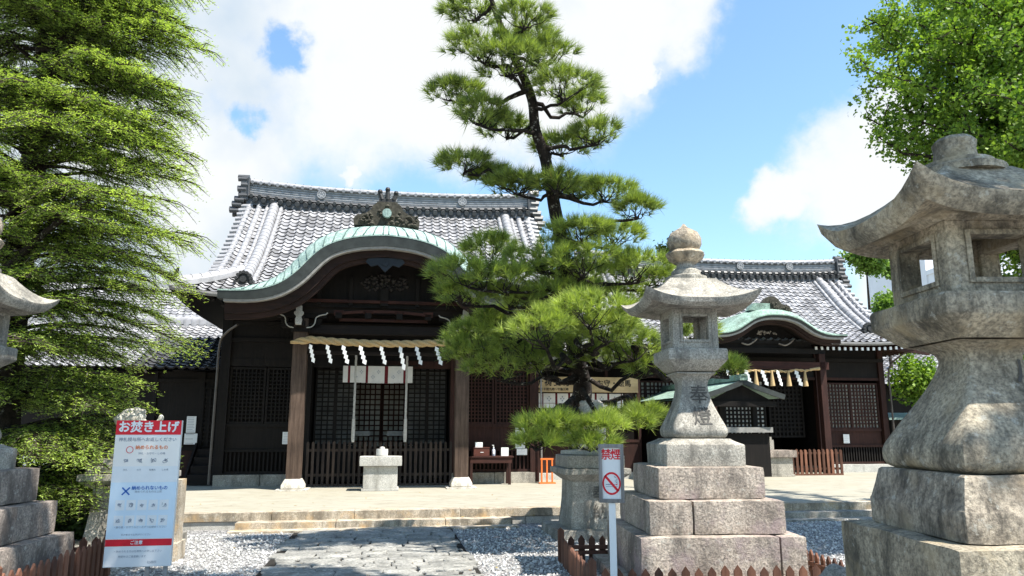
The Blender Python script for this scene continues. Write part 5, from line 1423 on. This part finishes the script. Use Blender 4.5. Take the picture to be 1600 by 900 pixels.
def no_smoking():
    A, B = aty(935, 694, 6.0), aty(976, 785, 6.0); w_ = B.x - A.x; h_ = A.z - B.z
    e = empty('no_smoking_sign', ((A.x + B.x) / 2, 6.0, 0), R(-9), 'white no smoking sign with red ring in a silvered wood frame on a white post', 'sign')
    z0 = B.z; hw = w_ / 2; m = MB()
    for a, b, c, d in ((-hw, hw, z0, z0 + .028), (-hw, hw, z0 + h_ - .028, z0 + h_), (-hw, -hw + .026, z0 + .028, z0 + h_ - .028), (hw - .026, hw, z0 + .028, z0 + h_ - .028)): m.box(a, b, -.04, .04, c, d)
    m.build('frame', wood_grey, e, bevel=.002)
    b = MB(); b.box(-hw + .026, hw - .026, -.018, .03, z0 + .028, z0 + h_ - .028); b.build('panel', white_paint, e)
    p = MB(); p.box(-.026, .026, -.03, .02, -.1, z0 - .002); p.build('post', white_paint, e, bevel=.002)
    t = MB(); add_text(t, '禁', .088, -.040, -.0195, z0 + h_ - .085, bold=.0018); add_text(t, '煙', .088, .040, -.0195, z0 + h_ - .085, bold=.0018)
    cz = z0 + .145; r0, r1 = .078, .064; n = 40
    ring = [[(r * math.cos(a) * .92, -.0195, cz + r * math.sin(a) * 1.12) for a in np.linspace(0, 2 * math.pi, n)] for r in (r0, r1)]; t.grid(ring)
    d = Vector((.052, 0, -.060)); q = Vector((.007, 0, .006)); cc = Vector((0, -.0195, cz)); t.add([cc - d + q, cc + d + q, cc + d - q, cc - d - q], [(0, 1, 2, 3)])
    t.build('red_print', red_paint, e, fix=False)
    g = MB(); g.add([(-.045, -.0191, cz - .012), (.025, -.0191, cz - .012), (.025, -.0191, cz - .004), (-.045, -.0191, cz - .004)], [(0, 1, 2, 3)]); g.add([(-.045, -.0191, cz - .026), (.045, -.0191, cz - .026), (.045, -.0191, cz - .022), (-.045, -.0191, cz - .022)], [(0, 1, 2, 3)])
    for k in range(3): g.tube(smooth_pts([(.045, -.019, cz), (.025 + .008 * k, -.019, cz + .02), (.045, -.019, cz + .035), (.02, -.019, cz + .05 + .004 * k)], 3), .0012, 4)
    g.build('cigarette_mark', grey_ink, e, fix=False)
    pk = MB(); pk.box(.03, .045, -.0192, -.0190, cz - .012, cz - .004); pk.build('ember_mark', red_paint, e, fix=False)


no_smoking()


def poster():
    y = 7.75; A, B = aty(186, 657, y), aty(282, 657, y); C = aty(265, 886, y); w_ = B.x - A.x; zt = A.z; zb = C.z; h_ = zt - zb
    e = empty('poster_stand', ((A.x + B.x) / 2, y, 0), R(9), 'tall white poster stand with a red headline, beside the left picket fence', 'sign')
    m = MB(); m.box(-w_ / 2, w_ / 2, 0, .05, zb, zt); m.build('board', white_paint, e, bevel=.003)
    l = MB(); l.box(-.02 + w_ * .15, .02 + w_ * .15, .01, .04, -.05, zb); l.box(w_ * .42 - .02, w_ * .42 + .02, .01, .04, -.05, zb); l.build('leg', grey_board, e)
    hw = w_ / 2 - .004; f = lambda t: zt - h_ * t
    pn = MB(); pn.box(-hw, hw, -.003, 0, f(.32), f(.115), 0); pn.box(-hw, hw, -.003, 0, f(.43), f(.32), 1); pn.box(-hw, hw, -.003, 0, f(.81), f(.43), 2); pn.box(-hw, hw, -.003, 0, f(.995), f(.86), 1)
    pn.build('poster_print', [pale_orange, white_paint, pale_blue], e, fix=False)
    r = MB(); r.box(-hw - .002, hw + .002, -.005, 0, f(.10), f(.0)); r.box(-hw, hw, -.005, 0, f(.86), f(.815))
    n = 30; ring = [[(-.165 + q * math.cos(a), -.006, f(.205) + q * math.sin(a)) for a in np.linspace(0, 2 * math.pi, n)] for q in (.035, .029)]; r.grid(ring)
    r.build('red_print', red_paint, e, fix=False)
    t = MB(); add_text(t, 'お焚き上げ', .118, 0, -.009, f(.050), 0, bold=.004); add_text(t, 'ご注意', .04, -.02, -.009, f(.838), 0, bold=.001); t.build('white_lettering', white_paint, e, fix=False)
    b = MB(); add_text(b, '神札授与所へお返しください', .043, 0, -.006, f(.135), bold=.0006)
    for i, (s, z) in enumerate((('神札・お守り・しめ縄', .232), ('納められるものは上記', .575 - .08))): add_text(b, s, .026, .05, -.006, f(z))
    add_text(b, '・飾り類・お守りなど一点ずつお納めください', .024, 0, -.006, f(.735)); add_text(b, '係の者までお声がけください', .022, -.03, -.006, f(.785)); add_text(b, '・納められる方は社務所へお申し出下さい', .024, 0, -.006, f(.895)); add_text(b, '時間外はご遠慮願います', .024, -.05, -.006, f(.93)); add_text(b, '社務所', .03, .14, -.006, f(.97))
    for x, s in zip((-.19, -.06, .07, .19), ('神札', 'お守', '破魔矢', 'しめ縄')): add_text(b, s, .022, x, -.006, f(.345))
    b.build('grey_lettering', grey_ink, e, fix=False)
    o = MB(); add_text(o, '納められるもの', .045, .045, -.006, f(.19), bold=.001); o.build('orange_lettering', orange_ink, e, fix=False)
    u = MB(); add_text(u, '納められないもの', .043, .06, -.006, f(.47), bold=.001)
    for s in (-1, 1): d = Vector((.036, 0, .036 * s)); q = Vector((.005, 0, -.005 * s)); c = Vector((-.165, -.006, f(.49))); u.add([c - d + q, c + d + q, c + d - q, c - d - q], [(0, 1, 2, 3)])
    u.build('blue_lettering', blue_ink, e, fix=False)
    ic = MB(); random.seed(6)
    def icon(x, z, s, kind):
        for k in range(4): ic.tube(smooth_pts([(x + random.uniform(-s, s) * .7, -.005, z + random.uniform(-s, s) * .7) for _ in range(4)], 3), .0022, 4, kind)
        ic.lathe([(.001, -.004), (s * .28, 0), (.001, .002)], 10, kind, c=(x + random.uniform(-.01, .01), -.004, z + .01))
    for x in (-.19, -.06, .07, .19): icon(x, f(.28), .035, 0)
    for zz in (.585, .69):
        for i in range(5):
            x = -.21 + i * .105; ic.box(x - .043, x + .043, -.0042, -.003, f(zz) - .05, f(zz) + .05, 1); icon(x, f(zz), .03, 0)
    ic.build('small_drawing', [grey_ink, white_paint], e, fix=False)


poster()

# ------------------------------------------------------------------ trees


def unit(v): return v / np.maximum(1e-9, np.linalg.norm(v, axis=-1, keepdims=True))


def limb(mb, a, b, r0, r1, seed=0, wob=.08, n=7, sag=0.0, nseg=7):
    a, b = Vector(a), Vector(b); L_ = (b - a).length; pts = []; rad = []
    for i in range(nseg + 1):
        t = i / nseg; p = a.lerp(b, t) + Vector(noise.noise_vector(Vector((seed * 7.3, t * 3.1, seed)))) * wob * L_ * math.sin(math.pi * t) + Vector((0, 0, sag * L_ * math.sin(math.pi * t))); pts.append(p); rad.append(r0 + (r1 - r0) * t)
    mb.tube(pts, rad, n); return pts


def pine_tree():
    base = Vector((1.15, 12.42, 0)); e = empty('pine_tree', base, 0, 'tall black pine with layered cloud-like pads of long needles beside the middle lantern', 'tree')
    ydep = lambda py: 11.35 - 2.7 * max(0, min(1, (700 - py) / 700))
    def ytr(py):
        k = max(0, min(1, (py - 430) / 190)); return ydep(py) + 1.12 * k * k * (3 - 2 * k)
    tr = [(905, 720), (906, 690), (905, 650), (908, 600), (900, 560), (893, 480), (880, 400), (872, 350), (860, 290), (850, 250), (838, 205), (833, 160), (818, 120), (800, 80), (785, 45), (772, 15), (760, -20)]
    pts = [base + Vector((0, 0, -.1)) - Vector((0, 0, 0))] + [aty(x, y, ytr(y)) for x, y in tr[1:]]
    rad = [.22, .20, .18, .15, .13, .12, .105, .095, .085, .08, .07, .065, .06, .05, .04, .035, .025]
    tk = MB(); S = smooth_pts([p - base for p in pts], 4); rr = [rad[min(len(rad) - 1, i // 4)] * (1 - (i % 4) / 4) + rad[min(len(rad) - 1, i // 4 + 1)] * ((i % 4) / 4) for i in range(len(S))]
    S = [p + Vector(noise.noise_vector(p * 2.3)) * .035 for p in S]; tk.tube(S, rr, 12); tk.build('trunk', bark_pine, e, smooth=True, angle=80)
    pads = [(742, 20, 49, 22, .3), (818, 31, 40, 22, -.2), (747, 76, 49, 27, -.3), (838, 62, 32, 24, .3), (796, 102, 58, 27, -.4), (853, 89, 42, 22, .1), (716, 147, 44, 20, .2), (884, 138, 49, 27, -.3), (911, 169, 36, 22, .3),
            (751, 182, 44, 22, -.3), (791, 204, 40, 20, .3), (933, 213, 40, 20, -.1), (880, 231, 44, 18, .3), (724, 258, 40, 20, 0), (769, 277, 30, 14, .3), (809, 292, 46, 16, -.2), (871, 289, 34, 17, -.4), (947, 302, 44, 18, .1), (996, 329, 31, 18, -.2), (905, 300, 34, 14, .4),
            (907, 364, 49, 20, -.3), (964, 372, 38, 20, .3), (766, 396, 38, 22, .3), (732, 432, 50, 21, -.5), (724, 462, 36, 18, -.1), (787, 440, 42, 20, -.6), (850, 410, 55, 24, -.2), (880, 440, 50, 22, .2), (820, 545, 40, 26, .1), (905, 540, 44, 22, .1), (950, 560, 36, 20, .3), (913, 414, 51, 24, -.5), (998, 424, 50, 22, -.2), (1030, 440, 24, 14, .2),
            (871, 467, 46, 19, -.3), (922, 494, 58, 28, -1.2), (842, 515, 46, 24, -1.3), (761, 538, 56, 34, .3), (787, 578, 50, 24, .2), (774, 508, 36, 21, .4), (846, 570, 36, 20, .2), (990, 543, 44, 28, -.3), (1010, 575, 30, 17, -.1), (972, 467, 40, 18, .2),
            (948, 520, 40, 22, -.9), (735, 555, 32, 20, .4), (1085, 520, 36, 22, .3), (1138, 578, 22, 18, .5), (1050, 560, 26, 18, .3), (890, 450, 40, 18, .5), (820, 475, 30, 14, .4), (795, 470, 34, 15, -.3),
            (858, 668, 50, 22, -1.5), (930, 668, 44, 22, -1.4), (981, 662, 42, 22, -.8), (837, 693, 36, 14, -1.7), (922, 694, 38, 14, -1.6), (1010, 650, 26, 16, -.6)]
    br = MB(); need = []; vals = []; tw = []; random.seed(2)
    TZs = [(p.z, p) for p in [q + base for q in S]]
    for i, (cx, cy, rx, ry, dy) in enumerate(pads):
        if 395 < cy < 620 and cx < 1060: rx *= 1.14; ry *= 1.28
        yd = ydep(cy) + dy; C = aty(cx, cy + 3, yd); A = aty(cx + rx, cy, yd); rX = A.x - C.x; rZ = (aty(cx, cy - ry, yd).z - C.z) * .85; rY = rX * random.uniform(.65, .85)
        # attach branch to the trunk somewhat lower than the pad
        tz = max(1.7, C.z - .15 + (0.10 if cy < 600 else .45)); tp = min(TZs, key=lambda q: abs(q[0] - tz))[1]
        under = C + Vector((0, 0, -rZ * .55)); L_ = (under - tp).length; r0 = min(.06, .018 + .020 * L_)
        if cx > 1040: tp = aty(990, 540, ydep(540) - .2); 
        path = limb(br, tp - base, under - base, r0, .016, i, .16, 6, -.05 if cy < 600 else .1)
        # sub branches
        nb = int(9 + rX * 9); tips = []
        for k in range(nb):
            a = random.uniform(0, 6.283); q = math.sqrt(random.random()) * .92
            T = C + Vector((rX * q * math.cos(a), rY * q * math.sin(a), rZ * (-.10 + .55 * math.sqrt(max(0, 1 - q * q)))))
            s = path[-1] + base if random.random() < .6 else path[-2] + base
            limb(br, s - base, T - base, .011, .004, i * 31 + k, .22, 4, -.05, 5); tips.append(T)
        # needle tufts over the pad
        area = rX * rY; nt = int(90 + area * 400)
        for k in range(nt):
            a = random.uniform(0, 6.283); q = math.sqrt(random.random()); wob = 1.04 + .22 * noise.noise(Vector((math.cos(a) * 2 + i, math.sin(a) * 2, i * 1.7)))
            x, yv = rX * q * math.cos(a) * wob, rY * q * math.sin(a) * wob; hgt = rZ * math.sqrt(max(0, 1 - q * q)) * (1 + .35 * noise.noise(Vector((x * 3.2 + i, yv * 3.2, 0))))
            z = hgt if random.random() < .70 else hgt * random.uniform(-.4, .9)
            if noise.noise(Vector((x * 4.0, yv * 4.0, z * 4 + i * 3.3))) < -.16: continue
            need.append((C.x + x, C.y + yv, C.z + z, x / max(rX, .1) * .8, yv / max(rY, .1) * .8, .62)); vals.append(min(1, max(0, random.random() * .7 + (.30 if dy < -.9 else (.0 if cy < 340 else .12)))))
    br.build('branch', bark_pine, e, smooth=True, angle=80)
    T = np.array(need); nT = len(T); K = 34; P0 = T[:, None, :3] - np.array(base)[None, None, :]; D = T[:, None, 3:6]
    d = rng.normal(size=(nT, K, 3)) * .50 + D; d = unit(d); ln = rng.uniform(.08, .20, (nT, K, 1))
    tipc = P0 + unit(D) * rng.uniform(-.02, .03, (nT, K, 1)); side = unit(np.cross(d, rng.normal(size=(nT, K, 3)))) * .0042
    tip = tipc + d * ln; tri = np.stack([tipc - side, tipc + side, tip], axis=2).reshape(-1, 3, 3)
    v = np.repeat(np.array(vals), K) * .6 + rng.random(nT * K) * .4
    fast_mesh('needles', tri, pine_needles, v, e, 3)


pine_tree()


def conifer():
    base = Vector((-6.75, 9.9, 0)); e = empty('evergreen_tree', base, 0, 'tall feathery evergreen with drooping yellow green sprays filling the left side', 'tree')
    tk = MB(); pts = [Vector((0.1, 0, -.1)), Vector((0, 0, 1.5)), Vector((-.1, .1, 3)), Vector((.0, 0, 5)), Vector((.1, -.05, 7)), Vector((.15, 0, 9)), Vector((.2, 0, 11.5))]
    tk.tube(smooth_pts(pts, 5), [.26 * (1 - i / 31) + .03 for i in range(31)], 12); tk.build('trunk', bark_brown, e, smooth=True, angle=80)
    br = MB(); rnd = random.Random(5); quads = []; vals = []
    levels = []; z = .75
    while z < 11.4:
        levels += [z + rnd.gauss(0, .10) for _ in range(7)]; z += rnd.uniform(.50, .66)
    nb = 0
    for lv in levels:
        for k in range(4):
            az = rnd.uniform(-math.pi, math.pi)
            if rnd.random() < .35: az = rnd.uniform(-1.9, .5)
            sector = 1.0
            L_ = (2.26 - .045 * abs(lv - 4.3)) * rnd.uniform(.68, 1.06)
            if lv > 8: L_ *= 1 - (lv - 8) * .10
            if lv < 2.6: L_ *= .80
            gap = noise.noise(Vector((math.cos(az) * .9, math.sin(az) * .9, lv * 1.15)))
            if gap < -.38: continue
            L_ *= 1 + .22 * gap
            nb += 1
            dirv = Vector((math.cos(az), math.sin(az), 0)); side = Vector((-dirv.y, dirv.x, 0)); rise = rnd.uniform(.10, .26); droop = rnd.uniform(.22, .42)
            nseg = 12; P = []
            for i in range(nseg + 1):
                t = i / nseg; p = Vector((0, 0, lv)) + dirv * L_ * t + side * L_ * .10 * math.sin(t * 2.4 + nb) + Vector((0, 0, L_ * (rise * 1.6 * t - droop * t * t * 1.1))); P.append(p)
            br.tube(P, [.032 * (1 - i / (nseg + .5)) ** 1.5 + .002 for i in range(nseg + 1)], 5)
            # side sprays
            ns = 36
            for j in range(ns):
                t = .20 + .80 * (j + rnd.random()) / ns; i = min(nseg - 1, int(t * nseg)); p = P[i].lerp(P[i + 1], t * nseg - i); sg = 1 if j % 2 else -1
                sl = L_ * (.32 * (1 - t) ** .6 + .13) * rnd.uniform(.7, 1.2); ang = rnd.uniform(.55, 1.0)
                sdv = (dirv * math.cos(ang) + side * sg * math.sin(ang)).normalized(); dz = rnd.uniform(-.62, -.05)
                m_ = max(4, int(sl / .022)); v0 = rnd.random()
                if m_ > 5: br.tube([p, p + sdv * sl * .5 + Vector((0, 0, dz * .12 * sl)), p + sdv * sl + Vector((0, 0, dz * sl))], [.010, .006, .002], 3, cap=False)
                for q in range(m_):
                    u = (q + .5) / m_; c = p + sdv * sl * u + Vector((0, 0, dz * sl * u * u)) + Vector((rnd.gauss(0, .022), rnd.gauss(0, .022), rnd.gauss(0, .026)))
                    for s2 in (-1, 1):
                        lv_ = sdv * rnd.uniform(.4, 1) + Vector((-sdv.y, sdv.x, 0)) * s2 * rnd.uniform(.3, 1.0) + Vector((0, 0, rnd.uniform(-.55, .35))); lv_.normalize()
                        ll = rnd.uniform(.035, .075) * (1.1 - .35 * u); wv = lv_.cross(Vector((rnd.gauss(0, .5), rnd.gauss(0, .5), 1))).normalized() * rnd.uniform(.0045, .0075)
                        quads.append((c - wv * .5, c + lv_ * ll * .5 + wv * -1, c + lv_ * ll, c + lv_ * ll * .5 + wv)); vals.append(.65 * v0 + .35 * rnd.random())
    # a long crooked limb low on the left
    br.tube(smooth_pts([Vector((0, 0, 2.6)), Vector((-.5, -.2, 3.1)), Vector((.2, -.6, 3.5)), Vector((.9, -.9, 4.0)), Vector((1.5, -1.0, 4.4))], 4), [.10 - .005 * i for i in range(17)], 7)
    br.build('branch', bark_brown, e, smooth=True, angle=80)
    Q = np.array([[tuple(v) for v in q] for q in quads]); fast_mesh('foliage', Q, cedar_leaf, vals, e, 4)


conifer()


def leaf_cloud(quads_out, vals_out, centers, per, spread, size, rnd_, flat=.5, up=.4):
    """fan-like single leaves about centres; arrays only"""
    C = np.repeat(np.asarray(centers), per, axis=0); n = len(C); C = C + rnd_.normal(size=(n, 3)) * spread
    d = unit(rnd_.normal(size=(n, 3)) + np.array([0, 0, -.15])); nrm = unit(rnd_.normal(size=(n, 3)) * (1 - flat) + np.array([0, 0, 1]) * flat); s = unit(np.cross(d, nrm)); L_ = size * rnd_.uniform(.65, 1.2, (n, 1))
    fan = np.stack([C, C + d * L_ * .75 - s * L_ * .62, C + d * L_ * 1.0 - s * L_ * .2, C + d * L_ * 1.0 + s * L_ * .2, C + d * L_ * .75 + s * L_ * .62], axis=1)
    quads_out.append(fan); cv = np.repeat(rnd_.random(len(centers)), per); vals_out.append(cv * .55 + rnd_.random(n) * .45)


def limb_tree(name, base, label, trunk_h, limbs, mat, bark, size=.07, per=7, step=.10, spread=.075, trunk_r=.3, seed=1, crown='crown', group=None, sub=10, sublen=(.7, 1.5), cat='tree'):
    """trunk + given limbs (start height, tip point); side shoots bear clumps of leaves"""
    base = Vector(base); e = empty(name, base, 0, label, cat, group); tk = MB(); rnd = random.Random(seed)
    tk.tube([Vector((0, 0, -.2)), Vector((.05, 0, trunk_h * .3)), Vector((-.03, .05, trunk_h * .65)), Vector((0, 0, trunk_h))], [trunk_r, trunk_r * .8, trunk_r * .55, trunk_r * .15], 12); tk.build('trunk', bark, e, smooth=True)
    br = MB(); cen = []
    for li, (h0, tip) in enumerate(limbs):
        a = Vector((0, 0, h0)); b = Vector(tip) - base; L_ = (b - a).length; P = limb(br, a, b, max(.02, .035 * L_ ** .6), .008, seed * 50 + li, .14, 6, .04, 10)
        for k in range(sub):
            t = .22 + .78 * (k + rnd.random()) / sub; i = min(9, int(t * 10)); p = P[i].lerp(P[i + 1], t * 10 - i); d = (b - a).normalized()
            v = Vector((rnd.gauss(0, 1), rnd.gauss(0, 1), rnd.gauss(0, .6) + .15)); v = (v - d * v.dot(d) * .6 + d * .7).normalized(); sl = rnd.uniform(*sublen) * (1.15 - .65 * t); q = p + v * sl
            limb(br, p, q, .014, .004, li * 91 + k, .18, 4, 0, 5); m_ = max(3, int(sl / step))
            for j in range(m_ + 1): cen.append(tuple(p.lerp(q, j / m_) + Vector((rnd.gauss(0, .05), rnd.gauss(0, .05), rnd.gauss(0, .05)))))
        for j in range(int(L_ * .5 / step)): cen.append(tuple(a.lerp(b, .5 + .5 * j / max(1, int(L_ * .5 / step))) + Vector((rnd.gauss(0, .06), rnd.gauss(0, .06), rnd.gauss(0, .06)))))
    br.build('branch', bark, e, smooth=True, angle=80); q, v = [], []; leaf_cloud(q, v, np.array(cen), per, spread, size, np.random.default_rng(seed)); fast_mesh(crown, np.concatenate(q), mat, np.concatenate(v), e, 5); return e


def ginkgo():
    base = (9.6, 11.2, 0); rnd = random.Random(12); L_ = []
    vis = [(1352, 28, 9.2, 6.0), (1342, 102, 9.0, 4.8), (1376, 60, 9.6, 5.2), (1352, 182, 9.6, 3.8), (1372, 214, 9.4, 3.3), (1400, 20, 10, 6.5), (1430, -20, 9.5, 7), (1460, 60, 9, 6), (1430, 130, 9, 4.6), (1440, 190, 9.3, 4.0), (1470, 240, 9.6, 3.2), (1520, 130, 8.4, 5),
           (1500, 200, 8.6, 4), (1560, 60, 8.2, 6), (1590, 160, 8.0, 5), (1570, 220, 8.4, 4.0), (1540, 270, 9, 3.2), (1600, 240, 9, 4), (1650, 100, 8.2, 5), (1535, 370, 10.2, 2.4), (1590, 330, 9.8, 2.8), (1625, 400, 10, 2.4), (1560, 430, 11, 2.2), (1600, 480, 10.5, 2.2), (1480, 0, 8.6, 7), (1540, 10, 8.6, 7), (1600, 0, 8.4, 7.5), (1480, 120, 9.8, 5), (1430, 225, 10.2, 3.2), (1410, 130, 9.6, 5), (1450, 90, 9.2, 6), (1500, 60, 9.4, 6), (1560, 120, 9.6, 5), (1395, 160, 10, 4)]
    for px, py, y, h in vis: L_.append((h, tuple(aty(px, py, y))))
    for k in range(34):
        a = rnd.uniform(0, 6.28); r = rnd.uniform(2.2, 4.2); z = rnd.uniform(3.5, 12)
        x = base[0] + r * math.cos(a)
        if x < 7.0: x = 7.0 + rnd.random() * 2
        L_.append((max(2.6, z - 1.6), (x, base[1] + abs(r * math.sin(a)) * (1 if rnd.random() < .6 else -.5), z)))
    limb_tree('ginkgo_tree', base, 'tall ginkgo with fan-shaped bright green leaves filling the upper right corner', 11, L_, ginkgo_leaf, bark_brown, .048, 13, .06, .055, .32, 3, 'crown', None, 18, (.45, 1.0))


ginkgo()


def overhead_tree():
    # stands out of view on the right; its high crown throws the shade on the approach
    base = (7.6, 2.2, 0); rnd = random.Random(22); L_ = []
    for k in range(58):
        x = rnd.uniform(-.3, 3.2); y = rnd.uniform(2.6, 6.1); L_.append((7.2 + rnd.random(), (x, y, 9.3 + rnd.uniform(-.5, .7))))
    for k in range(8): L_.append((7.0, (rnd.uniform(-1.8, -.3), rnd.uniform(4.6, 6.0), 9.4 + rnd.uniform(-.3, .3))))
    limb_tree('zelkova_tree', base, 'tall leafy tree standing beyond the right edge beside the approach', 9, L_, shrub_leaf, bark_brown, .15, 9, .13, .12, .3, 9, 'crown', None, 9, (.4, .8))


overhead_tree()


def round_tree(px, py, y, rpx, label, mat, seed, name='broadleaf_tree', per=8, size=.11, squash=.9, group='trees behind the far hall'):
    C = aty(px, py, y); r = aty(px + rpx, py, y).x - C.x; rnd = random.Random(seed); L_ = []
    for k in range(int(22)):
        v = Vector((rnd.gauss(0, 1), rnd.gauss(0, 1), rnd.gauss(0, .8))).normalized() * r * rnd.uniform(.55, 1.0); L_.append((max(.5, C.z - r * .8), (C.x + v.x, y + v.y, C.z + v.z * squash)))
    limb_tree(name, (C.x, y, 0), label, C.z, L_, mat, bark_brown, size, per, .16, .12, .12, seed, 'crown', group, 7, (r * .25, r * .5))


round_tree(1352, 395, 30, 34, 'bright green tree rising over the right end of the far roof', shrub_leaf, 41)
round_tree(1385, 475, 31, 22, 'small bright tree top low beside the far roof end', shrub_leaf, 42)
round_tree(1392, 415, 33, 18, 'thin sprig of tree between the far roof and the right lantern', shrub_leaf, 46, per=5)
round_tree(1432, 590, 24, 42, 'dense dark green bush beside the far hall corner', ginkgo_leaf, 43, 'broadleaf_tree', 9, .10)
round_tree(1600, 600, 22, 60, 'green tree behind the right lantern post at the picture edge', shrub_leaf, 44)
round_tree(1480, 640, 27, 60, 'olive green tree far behind the right lantern', shrub_leaf, 49)
round_tree(1050, 395, 34, 30, 'dark tree top peeping over the far ridge behind the pine', dark_leaf, 45)
round_tree(1420, 530, 34, 60, 'yellow green tree under the side eave of the far hall', shrub_leaf, 47)


def low_bush():
    rnd = random.Random(3); base = (-6.15, 10.6, 0); L_ = []
    for k in range(46):
        a = rnd.uniform(0, 6.28); r = rnd.uniform(.2, 1.05); L_.append((rnd.uniform(.02, .15), (base[0] + r * math.cos(a), base[1] + r * math.sin(a) * .8, rnd.uniform(.2, 1.6) * (1.15 - r * .4))))
    limb_tree('shrub', base, 'dark bushy shrub at the foot of the feathery evergreen', .6, L_, dark_leaf, bark_brown, .06, 9, .08, .07, .06, 15, 'crown', None, 6, (.2, .45), 'shrub')


low_bush()

# white panel and clutter glimpsed behind the left lantern
m = MB(); m.box(-.5, .5, 0, .04, 0, .62); m.box(-.06, .1, -.004, 0, .3, .36, 1); m.box(-.5, -.46, 0, .05, -.5, 0, 2); m.box(.46, .5, 0, .05, -.5, 0, 2)
p = aty(45, 765, 13.5); o = m.build('white_board', [white_paint, grey_ink, grey_board]); o.location = (p.x, 13.5, .5); tag(o, 'white notice board glimpsed behind the left lantern steps', 'notice board')
